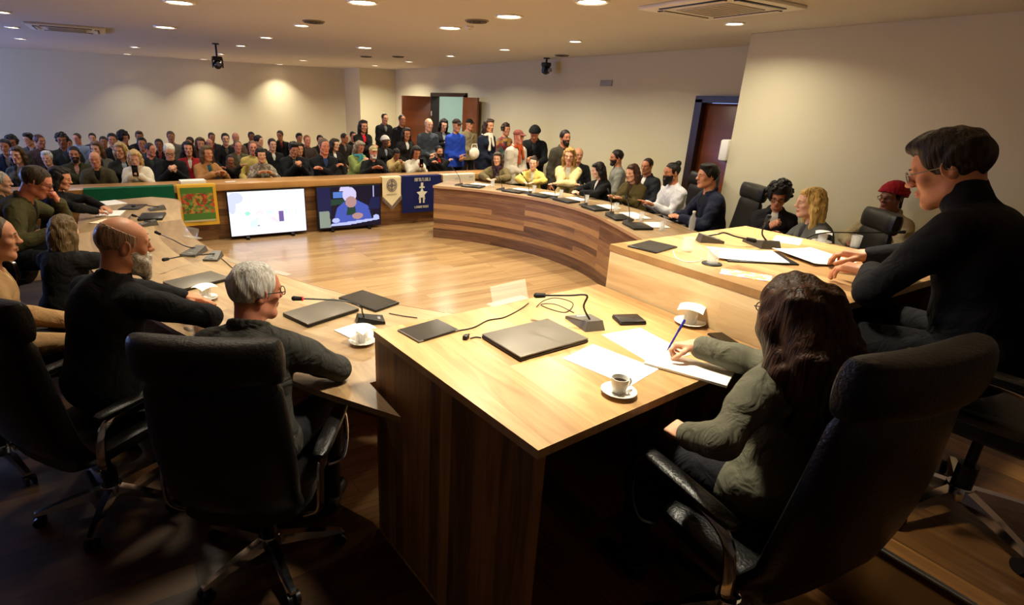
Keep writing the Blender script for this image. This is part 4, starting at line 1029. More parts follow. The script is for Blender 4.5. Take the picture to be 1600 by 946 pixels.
def pers(px, py, z, X=None, Y=None):
    q = planeY(px, py, Y) if Y else planeX(px, py, X) if X else atZ(px, py, z); return q
BK, DK, NV, GR, OL, TN = '#121214', '#1d1c1c', '#171c2b', '#4b4a48', '#3c3a28', '#8b6a45'
tweed = pattern_cloth('tweed_cloth', ('#5d5547', '#7d7463', '#a39a86', '#6a4f5a', '#8d8570'), 34)
plaid = pattern_cloth('dark_plaid_cloth', ('#20201c', '#34332a', '#4a4636', '#2b2c33', '#55503c'), 30)
bright = pattern_cloth('bright_knit', ('#7b3a34', '#8b2f3a', '#3d5a60', '#a67a3a', '#41302c', '#6d6a5c'), 12)
FR = 9.12
def C_(px, py, z, Y=None, X=None): q = pers(px, py, z, X, Y); return q.x, q.y, q.z
ZC = .80
def LKp(sk, top, hair, specs=None, shirt=None, leg=None, brow=None):
    hl = [(h.split('#')[0], '#'+h.split('#')[1]) for h in hair.split(',')]
    d = dict(skin=SK[sk], topm=cloth(top) if isinstance(top, str) else top, hair=hl, specs=specs, brow=brow or hl[0][1])
    if shirt: d['shirtm'] = cloth(shirt)
    if leg: d['legm'] = cloth(leg)
    return d
FP = {'lean': dict(lean=12, rh=(.09, .38, ZC+.065), lh=(-.08, .39, ZC+.065), rpole=(.5, -.5, -.4), lpole=(-.5, -.5, -.4), rc='flat', lc='flat'),
      'phone': dict(lean=9, rh=(.04, .31, ZC+.09), lh=(-.05, .31, ZC+.08), rc='cup', lc='cup', head=(0, 20, 0), rn=(-.8, 0, .3), ln=(.8, 0, .3), rpole=(.5, -.5, -.5), lpole=(-.5, -.5, -.5)),
      'cross': dict(lean=7, rh=(-.12, .24, ZC+.11), lh=(.11, .27, ZC+.09), rpole=(.6, -.1, -.5), lpole=(-.6, -.1, -.5), head=(0, 4, 0)),
      'lap': dict(lean=4, head=(0, 4, 0), rh=(.1, .3, .66), lh=(-.1, .3, .66))}
def front(p, face, pose, top, sex, col, sk, hair, label, specs=None, leg=None, shirt=None, scarf=None):
    fem = sex == 'f'; kw = dict(FP[pose], seat=.46, knee=.05); s0 = Sk(sex='f' if fem else 'm', **kw)
    kw['sc'] = 1+(p[2]-s0.top[2])/(s0.top[2]-.46); s1 = Sk(sex='f' if fem else 'm', **kw); tp = rzm(R_(face)) @ s1.top
    o, s = custom_person(label, (p[0]-tp[0], p[1]-tp[1]+.0, 0), face, LKp(sk, col, hair, specs, shirt, leg), h=.0075, top=top, fem=fem, group='audience behind the counter', hc=.0095, fine=False, **kw)
    if scarf: add_scarf(o, s, scarf, h=.012)
    return o, s
# first row, elbows on the counter (from the left end)
front(C_(146, 237, 0, 9.14), 175, 'lap', 'coat', 'm', '#4a4432', 'b', 'stubble#7d7874', 'balding man in an open olive coat at the left end of the counter', shirt='#16161c')
WJ = front(C_(208, 235, 0, 9.12), 172, 'phone', 'jacket', 'f', '#e6dfcc', 'f', 'bob#b89a68', 'blonde woman in a white jacket seated behind the green banner', shirt='#c6b48a')
front(C_(263, 225, 0, 9.46), 178, 'phone', 'sweater', 'm', BK, 'a', 'short#c9c2b4', 'white-haired person in glasses and black pullover beside the woman in white', specs='#1a1413')
front(C_(321, 228, 0, 9.26), 205, 'lean', 'coat', 'f', '#a3764a', 'b', 'bob#4c3a24', 'brown-haired woman in a tan cardigan over a teal top at the counter', shirt='#1f5660')
front(C_(359, 242, 0, 9.62), 180, 'cross', 'sweater', 'f', '#15120f', 'd', 'short#15100c', 'woman in black with a brown scarf just right of the tan cardigan', scarf='#4a2c1a')
front(C_(407, 232, 0, 9.22), 178, 'lean', 'sweater', 'f', tweed, 'a', 'curly#191310', 'dark-haired woman in a patterned beige knit above the white screen')
front(C_(459, 222, 0, 9.62), 185, 'phone', 'jacket', 'm', '#15161a', 'b', 'swept#1c1410', 'dark-haired man in a black jacket looking down at his clasped hands', shirt='#3c463c')
front(C_(506, 216, 0, 9.12), 184, 'cross', 'jacket', 'm', '#15171f', 'r', 'fringe#6b5a4c,crop#54463a', 'broad red-faced man in a dark suit with folded arms and blue tie', shirt='#2c3f6a')
front(C_(563, 221, 0, 9.98), 200, 'phone', 'coat', 'f', '#7d8a4e', 'r', 'bob#7a6a58', 'woman in a green jacket with a turquoise scarf behind the counter', scarf='#4fa3b5')
front(C_(583, 228, 0, 9.28), 172, 'lean', 'jacket', 'm', BK, 'r', 'cap#b5a377,beard#c9c4ba', 'older man in a beige cap and white beard, black jacket', shirt='#22211f')
front(C_(620, 234, 0, 9.72), 178, 'phone', 'coat', 'f', '#b39a68', 'd', 'curly#15100d', 'dark-haired woman in a beige trench coat above the cream pennant', shirt='#2d2119')
WK = front(C_(651, 229, 0, 9.1), 180, 'phone', 'sweater', 'f', '#dcd6c6', 'c', 'bob#1c1310', 'dark-haired woman in a white knit sweater above the navy flag')
front(C_(686, 228, 0, 9.5), 178, 'cross', 'jacket', 'm', BK, 'b', 'short#15110f,beard#1a1512', 'bearded man in a black jacket over a bright red top', shirt='#d21a1a')
# rows behind
G2 = 'audience behind the counter'
C = crowd
C(-1.52, 10.99, 1.24, 172, 'lap', 'coat', 'm', NV, 'c', 'short#16110f', 'dark-haired man in a navy coat cut by the left edge of the photo')
C(-1.25, 9.82, 1.22, 160, 'lap', 'coat', 'f', plaid, 'a', 'bob#43321f', 'brown-haired woman in a plaid coat, face lit bluish, near the left edge', shirt='#8f8c86')
C(-1.44, 13.0, 1.20, 178, 'lapr', 'jacket', 'm', GR, 'b', 'swept#1b1512', 'dark-haired man turned sideways, first high head from the left')
C(-1.22, 12.34, 1.22, 190, 'lapl', 'sweater', 'm', '#4a3630', 'c', 'short#4a2a1b', 'man with reddish brown hair turned aside, second high head from the left')
C(-.85, 11.72, 1.28, 180, 'lap', 'jacket', 'm', '#272a24', 'd', 'curly#14100e', 'dark curly-haired man behind the bearded man in the olive coat')
C(-.875, 13.22, 1.095, 185, 'lap', 'sweater', 'm', DK, 'c', 'short#191311', 'man in dark clothes half hidden left of the olive coat beard')
C(-.76, 14.0, 1.14, 183, 'lapr', 'sweater', 'm', '#8fa0b4', 'r', 'crop#3a2a20', 'red-faced man in a pale blue shirt in the back row')
C(-.52, 14.66, 1.1, 180, 'lap', 'jacket', 'm', '#2a2c30', 'b', 'short#16120f', 'dark-haired man in the last row under the left bright wall patch')
C(-.35, 10.67, 1.22, 188, 'lapr', 'coat', 'f', '#57554c', 'a', 'bob#5b4028', 'brown-haired woman behind the balding man at the counter end')
C(-.99, 10.47, 1.1, 170, 'lap', 'coat', 'm', '#1b1a1d', 'a', 'swept#c8c8c8', 'white-haired person in a dark coat behind the olive jacket man')
C(-.62, 10.05, 1.2, 180, 'cross', 'coat', 'm', '#35351f', 'c', 'short#15110f,beard#1b1512', 'man with a dark beard in an olive coat over a pink shirt', shirt='#c48f86')
C(-.13, 12.06, 1.26, 178, 'lap', 'jacket', 'm', DK, 'b', 'short#171210', 'dark-haired man behind the blonde in dark clothes')
C(.05, 12.77, 1.24, 182, 'lapl', 'coat', 'f', '#1c1a1a', 'c', 'afro#14100e', 'person with a big mass of dark curly hair in the back rows')
C(-.03, 9.9, 1.26, 186, 'lapr', 'coat', 'f', '#24241f', 'b', 'long#a08656', 'blonde woman in dark clothes behind the balding man and the white jacket')
C(.34, 13.75, 1.196, 180, 'lap', 'jacket', 'm', '#17181c', 'c', 'swept#4a3321', 'brown-haired man in a dark suit and white shirt in the back row', shirt='#d9d9d6')
C(.40, 10.88, 1.18, 190, 'lapl', 'jacket', 'm', '#22232a', 'r', 'crop#3a2c26', 'man in a dark jacket between the blonde and the white-haired person')
C(.9, 13.36, 1.22, 180, 'lap', 'jacket', 'm', '#6b675f', 'c', 'short#4e382a', 'man in a grey suit high behind the white-haired person')
C(.61, 12.33, 1.14, 172, 'lap', 'coat', 'm', BK, 'd', 'short#15110f', 'man in a black coat half hidden left of the grey suit')
C(1.17, 12.54, 1.16, 184, 'lapr', 'jacket', 'm', '#2c2a26', 'c', 'short#241a14', 'dark-haired man in the row above the tan cardigan, left one')
C(1.24, 11.47, 1.22, 182, 'lap', 'coat', 'f', '#3f2420', 'b', 'bob#4b3322', 'brown-haired woman in dark red just above the tan cardigan')
C(1.6, 13.14, 1.08, 186, 'lap', 'sweater', 'm', '#43302e', 'r', 'fringe#5a4a40', 'pink-faced man above the tan cardigan, third of four small heads')
C(1.82, 12.44, 1.24, 178, 'lap', 'jacket', 'm', '#17171b', 'a', 'short#15110f', 'black-haired broad man in a dark jacket near the middle of the rows')
C(2.16, 13.32, 1.2, 180, 'lap', 'sweater', 'm', '#6a5348', 'r', 'stubble#8a7a6c', 'bald pink-headed man in the back row beside the black-haired man')
C(1.86, 11.36, 1.18, 182, 'lap', 'coat', 'm', '#514a35', 'r', 'crop#574534', 'man with cropped brown hair below the bald pink-headed man')
C(1.95, 10.4, 1.24, 176, 'lap', 'sweater', 'm', '#b9a45c', 'r', 'crop#6b4a38', 'flushed man in a mustard top behind the patterned beige knit')
C(2.6, 13.9, 1.18, 180, 'lap', 'jacket', 'm', DK, 'd', 'short#14100e', 'dark-haired man at the back left of the central dark head')
C(2.41, 12.17, 1.22, 196, 'lapl', 'sweater', 'm', '#2a2625', 'a', 'short#17120f', 'man in profile with a pale cheek above the patterned knit woman')
C(2.46, 11.2, 1.22, 184, 'lap', 'jacket', 'm', '#17181b', 'a', 'short#1d1613', 'young dark-haired man right above the patterned knit woman', shirt='#c9c6c0')
C(3.29, 14.08, 1.2, 182, 'lapr', 'coat', 'm', BK, 'c', 'short#17120f', 'man in a black coat sitting highest at the far middle')
C(2.78, 10.5, 1.19, 180, 'lap', 'coat', 'f', '#1d1c1f', 'b', 'long#2a1d15', 'woman with long dark hair behind the man with clasped hands')
C(3.58, 13.46, 1.18, 180, 'lap', 'jacket', 'm', NV, 'c', 'swept#15110f', 'dark-haired man in navy at the back, left of a red-haired man')
C(3.4, 12.17, 1.22, 184, 'lap', 'sweater', 'm', '#463a34', 'r', 'crop#7a4a30', 'red-haired man at the back beside the dark-haired man in navy')
C(3.87, 12.79, 1.18, 178, 'lap', 'jacket', 'm', DK, 'b', 'short#1c1512', 'dark-haired man peeping over the broad red-faced man')
C(3.62, 11.03, 1.22, 186, 'lapl', 'coat', 'f', '#1e1b1a', 'a', 'bob#20160f', 'dark-haired woman right of the broad red-faced man')
C(4.46, 12.83, 1.22, 190, 'lapl', 'jacket', 'm', '#2e2622', 'c', 'crop#2a1f19', 'short-haired man in brown left of the standing woman in red')
C(5.01, 11.75, 1.22, 180, 'lap', 'coat', 'f', DK, 'e', 'beanie#d8d2c6', 'person in a white knit hat below the tall standing man')
C(5.25, 11.0, 1.08, 176, 'lap', 'sweater', 'f', '#3a2f2a', 'c', 'bob#2a1c14', 'woman with a brown bob half hidden behind the white knit sweater')
C(.31, 11.6, 1.22, 180, 'lap', 'coat', 'f', '#2c2522', 'c', 'short#17120f', 'dark-haired person behind the shoulder of the woman in white')
C(1.76, 13.96, 1.16, 184, 'lap', 'jacket', 'm', '#22252a', 'c', 'short#2b2019', 'brown-haired man in the last row left of the black-haired broad man')
C(.92, 10.28, 1.243, 176, 'lap', 'coat', 'f', '#8c1c20', 'b', 'bob#1c1410', 'dark-haired woman in a red coat behind the white-haired person')
C(4.91, 13.5, 1.22, 182, 'lap', 'jacket', 'm', '#232327', 'b', 'short#1b1512', 'dark-haired man at the back beside the white column')
C(-1.53, 11.75, 1.24, 176, 'lap', 'sweater', 'm', '#30302c', 'd', 'curly#1a1411', 'curly-haired man at the left edge above the plaid coat')
C(-.3, 13.35, 1.12, 180, 'lap', 'jacket', 'm', '#26262a', 'c', 'short#1d1612', 'dark-haired man small in the back row beside the big curly hair')
# standing by the doors and along the right wall
GS = 'standing people by the doors'
def S(px, py, z, *a, X=None, **k): q = pers(px, py, z, X); return crowd(q.x, q.y, z if X is None else q.z, *a, group=GS, **k)
S(567, 188, 1.58, 182, 'scross', 'coat', 'f', '#15110f', 'c', 'long#120e0c', 'standing woman with long black hair and a red top', shirt='#c0142c')
S(601, 177, 1.655, 186, 'clasp', 'coat', 'm', BK, 'b', 'crop#241c18', 'tall man in glasses, dark coat and grey shirt, first standing from the column', shirt='#5c5f60', specs='#1a1413')
S(628, 179, 1.66, 182, 'down', 'jacket', 'm', '#151517', 'c', 'crop#2a1d16', 'standing man in black before the left door leaf', shirt='#1b1b1d')
S(635, 200, 1.485, 180, 'clasp', 'coat', 'f', '#1a1714', 'c', 'long#181210', 'long-faced woman with dark hair in front of the man in black')
S(670, 185, 1.66, 178, 'clasp', 'sweater', 'm', '#3b4148', 'a', 'stubble#9a938c', 'bald standing man in a dark grey pullover at the doorway')
S(694, 186, 1.635, 172, 'hold', 'coat', 'f', '#17171a', 'a', 'bob#100e0e', 'standing woman with black hair holding something at the pale doorway')
S(714, 186, 1.67, 186, 'clasp', 'sweater', 'm', '#2546b4', 'b', 'cap#2a1d18', 'standing person in a cobalt blue sweater and a dark visor cap')
S(734, 186, 1.63, 184, 'clasp', 'coat', 'm', '#8d8061', 'b', 'cap#16120f', 'standing man in a beige jacket and a dark cap', shirt='#7b6d52')
S(764, 186, 1.70, 190, 'clasp', 'jacket', 'f', '#161c2e', 'b', 'long#2c1b14', 'standing woman with long brown hair, navy jacket and white scarf', scarf='#d4cdbb')
S(791, 193, 1.61, 184, 'down', 'sweater', 'f', bright, 'b', 'curly#33241a', 'standing curly-haired person in a multicoloured knit', X=6.75)
S(811, 203, 1.55, 190, 'clasp', 'coat', 'm', '#c9bfae', 'r', 'cap#7a4038', 'standing person in a cap and pale jacket with an orange scarf', X=5.68, scarf='#a8461e', leg='#14161c')
S(836, 199, 1.6, 140, 'bend', 'coat', 'm', '#101114', 'c', 'beanie#101012', 'person in a black jacket and hat bending forward by the right wall', X=6.5)
S(884, 203, 1.6, 172, 'down', 'coat', 'm', '#3c372e', 'c', 'short#1b1512,beard#15110f', 'standing man with a dark beard and grey-brown coat nearest along the right wall', X=6.2)
crowd(*C_(905, 231, 0, X=6.85), 150, 'lap', 'jacket', 'm', '#1d1d20', 'b', 'stubble#6b5a4c', 'bald man seated by the wall behind the woman in cream', group=GS)
crowd(*C_(833, 232, 0, X=7.1), 165, 'lap', 'coat', 'f', DK, 'd', 'bob#15100d', 'dark-haired woman seated behind the woman in yellow', group=GS)
# councillors at the curved desk on the right
GC = 'councillors at the curved desk'
def table_pose(**k):
    d = dict(lean=12, rh=(.09, .41, ZT+.06), lh=(-.08, .40, ZT+.06), head=(0, 4, 0), seat=.52, rpole=(.45, -.5, .05), lpole=(-.45, -.5, .05), rc='flat', lc='flat', knee=.05); d.update(k); return d
def councillor(px, py, z, dx, dy, label, look, top, fem, X=None, off=.2, group=GC, **kw):
    q = pers(px, py, z, X); f = fdir(dx, dy); s0 = Sk(sex='f' if fem else 'm', **kw); tp = rzm(R_(f)) @ s0.top
    kk = q.z/s0.top[2]; kw = dict(kw); kw['sc'] = kw.get('sc', 1.0)*(1+(q.z-s0.top[2])/(s0.top[2]-kw.get('seat', .46)))
    s1 = Sk(sex='f' if fem else 'm', **kw); tp = rzm(R_(f)) @ s1.top
    if globals().get("DBG"): print("SC", round(kw["sc"],2), label)
    return custom_person(label, (q.x-tp[0], q.y-tp[1], 0), f, look, h=.0065, top=top, fem=fem, group=group, hc=.009, **kw)+((q.x-tp[0], q.y-tp[1], 0), f)
o, s, _, _ = councillor(778, 238, 1.25, -.75, -.66, 'dark-haired woman in a khaki coat and dark scarf, far end of the curved desk', LKp('a', '#6d6040', 'bob#3a2c20'), 'coat', True, **table_pose()); add_scarf(o, s, '#3a2430')
councillor(834, 245, 1.22, -.72, -.69, 'dark-haired woman in a pale yellow jacket at the curved desk', LKp('f', '#d9bf66', 'bun#2b1a12', shirt='#e4dcc8'), 'jacket', True, **table_pose())
councillor(891, 231, 1.36, -.72, -.69, 'blond smiling woman in a cream jacket with folded arms', LKp('a', '#d8c48c', 'bob#94703c', shirt='#efe9da'), 'jacket', True, X=5.9, **table_pose(rh=(-.13, .36, ZT+.06), lh=(.12, .4, ZT+.06), rpole=(.9, 0, -.4), lpole=(-.9, 0, -.4)))
councillor(934, 254, 1.266, -.88, .3, 'woman in a black jacket and white blouse looking down to the left', LKp('f', '#121214', 'bob#17100e', shirt='#ece6d8'), 'jacket', True, **table_pose(head=(-6, 14, 0)))
councillor(989, 257, 1.288, -.95, -.1, 'long-haired brunette in a brown olive coat beside the man in white', LKp('a', '#4f4322', 'long#3a2416', shirt='#3a2618'), 'coat', True, **table_pose(head=(-4, 10, 0), rpole=(.15, -.6, -.1), lpole=(-.15, -.6, -.1)))
CH_1052 = councillor(1052, 254, 1.374, -.9, .25, 'bearded man with tied black hair in a white shirt', LKp('c', '#dcdce0', 'bun#14100e,longbeard#14100e'), 'sweater', False, **table_pose(rpole=(.15, -.6, -.1), lpole=(-.15, -.6, -.1)))
CH_1110 = councillor(1110, 256, 1.452, -.82, .52, 'clean-shaven man in a navy suit nearest on the curved desk', LKp('b', '#1b1f30', 'swept#17110e', shirt='#16161a'), 'jacket', False, **table_pose(head=(6, 2, 0)))
councillor(965, 234, 1.34, -.75, .5, 'bearded man in a grey sweater seated against the right wall', LKp('c', '#82827a', 'short#17120f,beard#1d1612'), 'sweater', False, X=6.85, group='people seated along the right wall', **dict(lean=2, head=(10, 4, 0), seat=.46))
councillor(1013, 247, 1.3, -.85, -.1, 'man in a dark zip jacket seated behind the brunette and the bearded man', LKp('c', '#26282c', 'crop#2a1d16'), 'coat', False, group='people seated along the right wall', **dict(lean=2, head=(0, 4, 0), seat=.46))
CUR = councillor(1221, 288, 1.335, -.85, -.45, 'woman with bushy black hair and glasses looking at a phone', LKp('b', '#17171a', 'afro#120e0c', specs='#2a1512', shirt='#e6e2da'), 'jacket', True, group='people on the far side of the dais', **dict(lean=6, rh=(.02, .34, .93), lh=(-.1, .3, .86), rc='cup', head=(0, 20, 0), seat=.46, rn=(-.9, 0, .3)))
BLO = councillor(1272, 294, 1.405, -.75, .66, 'blonde woman in a grey blazer beyond the presiding desk', LKp('f', '#5c5c58', 'long#c2a160', shirt='#2b2b2d', brow='#8a6a3a'), 'jacket', True, group='people on the far side of the dais', **table_pose(lean=15))
RED = councillor(1400, 287, 1.44, -.95, .2, 'person in a dark red knit hat and beige coat leaning on folded arms', LKp('d', '#a08f6d', 'beanie#8d1420,pony#191210', specs='#3a2a22', brow='#15100d'), 'coat', True, X=6.05, group='people on the far side of the dais', **table_pose(lean=10))
# left curved desk
def at_left(hd, dx, dy, label, look, top, fem, group='people at the left curved desk', h=.0055, hc=.0075, **kw):
    kw = dict(kw); kw.pop('zbase', 0); slv = kw.pop('sleeve', 1.0); wt = {}; f = fdir(dx, dy)
    for k_ in ('rh', 'lh'):
        if k_ in kw and kw[k_] is not None and len(kw[k_]) == 4: wt[k_] = kw[k_][:3]; kw[k_] = None
    s0 = Sk(sex='f' if fem else 'm', **kw); kw['sc'] = kw.get('sc', 1.0)*(1+(hd[2]-s0.top[2])/(s0.top[2]-kw.get('seat', .46)))
    s1 = Sk(sex='f' if fem else 'm', **kw); tp = rzm(R_(f)) @ s1.top; loc = (hd[0]-tp[0], hd[1]-tp[1], 0)
    for k_, p_ in wt.items(): kw[k_] = tuple(localize(loc, f, p_))
    if globals().get("DBG"): print("SC", round(kw["sc"],2), label)
    return custom_person(label, loc, f, look, h=h, top=top, fem=fem, group=group, hc=hc, sleeve=slv, **kw)+(loc, f)
fab_char = cloth('#3b3a36', fold=.8)
ELD = at_left((.38, 2.24, 1.37), .53, .85, 'white-haired older man in glasses and a charcoal jacket at the left desk', LKp('r', fab_char, 'short#efe7d8', specs='#1a1412', shirt='#3a3a38', brow='#b8b0a4'), 'jacket', False, h=.0045, hc=.006,
    lean=13, head=(-42, 6, 0), seat=.52, rc='flat', lc='flat', rh=(.50, 2.34, .895, 1), lh=(.33, 2.5, .9, 1), rpole=(1, -.2, -.14), lpole=(-.4, -.4, -.3), fat=.015, rn=(0, 0, -1), hunch=.035, neck=.082)
BALD = at_left((-.06, 3.02, 1.44), .80, .60, 'bald man with a long grey beard in a black sweater at the left desk', LKp('b', '#141416', 'stubble#8c705c,longbeard#cdc4b6', brow='#5a4e46'), 'sweater', False, h=.005,
    lean=14, head=(-24, 6, 0), seat=.52, rc='flat', lc='flat', rh=(.24, 3.04, .90, 1), lh=(.17, 3.36, .90, 1), rpole=(.9, .1, -.1), lpole=(-1, 0, .1), fat=.02, hunch=.05, neck=.078)
LB = at_left((-.405, 4.37, 1.22), .55, .83, 'woman with shoulder-length light brown hair in black behind the bald man', LKp('f', '#141312', 'long#5c4a30', brow='#5a4630'), 'sweater', True, lean=12, head=(-6, 6, 0), seat=.52, rh=(.16, .40, ZT+.065), lh=(-.1, .43, ZT+.065), rpole=(1, -.1, .2), lpole=(-1, -.1, .2), rc='flat', lc='flat')
BE = at_left((-.635, 3.55, 1.398), .98, .12, 'man in a beige jacket with a pale collar cut by the left edge', LKp('b', '#a9855a', 'crop#5a4a3a', shirt='#d8c998'), 'jacket', False, lean=9, head=(0, 4, 0), seat=.52, rh=(.2, .36, .72), lh=(-.16, .36, .72), fat=.02, sc=1.02)
OLV = at_left((-.62, 5.85, 1.37), .97, -.1, 'man in an olive jacket reading with a hand at his chin', LKp('r', '#4a4528', 'short#3a2f24', specs='#1a1412', shirt='#17171a'), 'jacket', False, lean=22, head=(-2, 24, 0), seat=.52, rc='flat', rh=(.28, .42, ZT+.07), lh=(-.02, .45, 1.06), lc='fist', lf=(.1, -.3, .9), ln=(0, -1, -.2), lpole=(-.5, .6, -.8), hunch=.045, fat=.02)
BW = at_left((-.55, 6.62, 1.28), .95, -.1, 'dark-haired woman in black beyond the man in the olive jacket', LKp('b', '#101012', 'bob#15100e'), 'sweater', True, lean=10, head=(-8, 12, 0), seat=.52, rh=(.12, .4, ZT+.065), lh=(-.12, .42, ZT+.065), rpole=(1, -.1, .2), lpole=(-1, -.1, .2), rc='flat', lc='flat')
at_left((-1.08, 6.98, 1.22), .95, .0, 'grey-haired person behind the man in the olive jacket', LKp('a', '#33302a', 'short#a29c92'), 'coat', False, lean=6, head=(0, 4, 0), seat=.46)
# presiding man
ph = atD(1480, 204, 2.02)
MAN = at_left((ph.x, ph.y, ph.z-L2), -.06, 1, 'man in a black roll-neck with glasses reading at the raised presiding desk', LKp('b', '#0e0f14', 'man#24180f', specs='#8a7f72', brow='#20160e'), 'roll', False, group=None, h=.0042, hc=.006,
    lean=15, head=(4, 22, 0), seat=.52, sc=1.04, hunch=.06, neck=.07, shrug=.02, fat=.015, rc='relaxed', lc='relaxed',
    rh=(2.93, 1.16, ZP-L2+.08, 1), lh=(2.64, 1.02, ZP-L2+.08, 1), rf=(-.25, 1, .0), lf=(-.1, 1, .0), rpole=(1, -.2, -.4), lpole=(-1, -.2, -.3), zbase=0)
MAN[0].location.z = L2
# writing woman
wh = atD(1243, 428, 1.70)
wool = cloth('#5f5d4e', fold=.7)
WOM = at_left((wh.x, wh.y, wh.z-L1), .12, 1, 'woman with long brown hair in a grey-green blazer writing at the side desk', LKp('a', wool, 'short#2a170e', specs='#15100e', brow='#2a1a10', shirt='#1c1b1b', leg='#1a1a1f'), 'jacket', True, group=None, h=.0042, hc=.0055,
    lean=2, head=(-14, 14, 0), seat=.525, sc=1.0, rc='grip', lc='fist',
    rh=(1.80, 1.20, ZW-L1+.075, 1), lh=(1.44, .93, .80, 1), rf=(-.75, .8, -.12), rn=(-.3, 0, -1), lf=(.1, 1, -.15), ln=(.5, 0, -1), sleeve=.9, rpole=(1, -.1, -.5), lpole=(-1, -.6, -.2), hunch=.045)
WOM[0].location.z = L1
def long_hair(o, s, col, col2):
    F = Field(); R, c = s.Rh, s.sc
    T = lambda x, y, z: s.hc+R @ (vec(x, y, z)*c)
    F.ell(T(0, -.016, .036), vec(.094, .112, .102)*c, R, k=.02)
    bk = -s.fw
    for sd in (1, -1):
        a, b, d, e = T(sd*.07, -.02, .05), T(sd*.092, -.03, -.06), s.nb+s.rt*sd*.105*c+bk*.03+s.up*.0, s.nb+s.rt*sd*.11*c+bk*.095-s.up*.15
        F.cone(a, b, .04, .044, k=.03); F.cone(b, d, .044, .045, k=.03); F.cone(d, e, .045, .028, k=.03)
    for x in (-.06, 0, .06):
        a, b, e = T(x, -.09, .03), s.nb+s.rt*x*1.2+bk*.085+s.up*.05, s.nb+s.rt*x*1.35+bk*.14-s.up*.19
        F.cone(a, b, .055, .055, k=.03); F.cone(b, e, .055, .03, k=.03)
    def face(X, Y, Z):
        L = [sum((np.array([X, Y, Z], dtype=object)[j]-s.hc[j])*R[j, i] for j in range(3))/c for i in range(3)]
        return np.minimum(np.minimum(.07-np.abs(L[0]), .07-L[2]-.25*np.abs(L[0])), L[1]-.0)
    V, Q = F.mesh(.005, [face], noise=[(.0026, 70, 55, 4, 0), (.002, -95, 60, 6, 2), (.002, 14, 10, 12, 1)])
    return omat(link('hair', np_mesh('hair', V, Q, [PLAINM]), o), hairm(col, col2=col2))
for ch in list(WOM[0].children):
    if ch.name.startswith('hair'): bpy.data.objects.remove(ch)
long_hair(WOM[0], WOM[1], '#22130a', '#472b18')
cb = MB()
W_, f_ = WOM[1].W[1], nrm(WOM[1].W[1]-WOM[1].E[1]); cb.cyl(W_-f_*.045, W_-f_*.012, .034, .031, n=18); cb.build('sleeve_cuff', cloth('#1a1a1c'), WOM[0])
# chairs
def chair_for(loc, face, label, z=0, zback=1.2, back=.03):
    d = rzm(R_(face)) @ vec(0, 1, 0); return (loc[0]-d[0]*back, loc[1]-d[1]*back, z), R_(face)
ch0 = make_chair('black office chair in the foreground holding the white-haired man, seen from behind', (.31, 2.13, 0), R_(-32), 1.24)
l_, r_ = chair_for(BALD[2], BALD[3], '', back=.06); dup(ch0, l_, r_, 'black office chair under the bald bearded man, chrome arm and star base showing')
make_chair('black office chair in the right foreground holding the writing woman', (1.665, .79, L1), R_(-9), 1.27)
l_, r_ = chair_for(MAN[2], MAN[3], '', L2, back=.08); dup(ch0, l_, r_, 'black office chair on the dais behind the man in the black roll-neck')
l_, r_ = chair_for(BLO[2], BLO[3], '', 0, back=.05); dup(ch0, l_, r_, 'black office chair with a thick headrest behind the blonde woman')
l_, r_ = chair_for(OLV[2], OLV[3], '', 0, back=.1); dup(ch0, l_, r_, 'black office chair of the man in the olive jacket')
l_, r_ = chair_for(CH_1052[2], CH_1052[3], '', 0, back=.0); dup(ch0, l_, r_, 'black office chair behind the bearded man in white')
l_, r_ = chair_for(CH_1110[2], CH_1110[3], '', 0, back=.03); dup(ch0, l_, r_, 'black office chair behind the man in the navy suit')
for fg, lb, bk in ((BE, 'black office chair of the man in beige at the left edge', .05),):
    l_, r_ = chair_for(fg[2], fg[3], '', 0, back=bk); dup(ch0, l_, r_, lb)
# ------------------------------------------------------------------ things on the desks
paper = plain('white_paper', '#f2f0ea', .7); paper2 = plain('cream_paper', '#ecdfba', .7); china = plain('white_china', '#efece4', .15, coat=.5)
clear = plain('clear_glass', '#f6fafa', .04, ior=1.45, alpha=.28, spec=.8); acryl = plain('clear_acrylic', '#f6f6f2', .06, alpha=.16, spec=.8)
dgrey = plain('dark_grey_metal', '#2c2b2a', .35, .3); lgrey = plain('grey_laptop_lid', '#6d665c', .4, .3, bump=.05, bscale=200); mgrey = plain('mid_grey_plastic', '#55524d', .4)
napk = plain('paper_napkin', '#f6f4ef', .8, bump=.1, bscale=40)
def ang(p, q): return math.atan2(q.y-p.y, q.x-p.x)
def laptop(c, rz, label, w=.36, d=.25, m=None, cat='laptop', name='laptop', group=None):
    t = thing(name, label, cat, c, rz, group)
    b = MB(); b.box((0, 0, .007), (w, d, .012), bev=.004); b.build('base', dgrey, t)
    b = MB(); b.box((0, 0, .0175), (w-.002, d-.002, .008), bev=.0035); b.build('lid', m or lgrey, t)
    b = MB(); b.cyl((-w*.35, d/2-.004, .0135), (w*.35, d/2-.004, .0135), .0055, n=10); b.build('hinge', black, t)
    for sx in (-1, 1): pass
    return t
def tablet(c, rz, label, w=.26, d=.18, m=None, name='tablet', cat='tablet', h=.009):
    t = thing(name, label, cat, c, rz)
    MB().box((0, 0, h/2), (w, d, h), bev=.0035).build('body', m or black, t)
    MB().box((0, 0, h+.0004), (w*.93, d*.92, .0008)).build('screen_face', plain('tablet_face', '#3c3a36', .18), t); return t
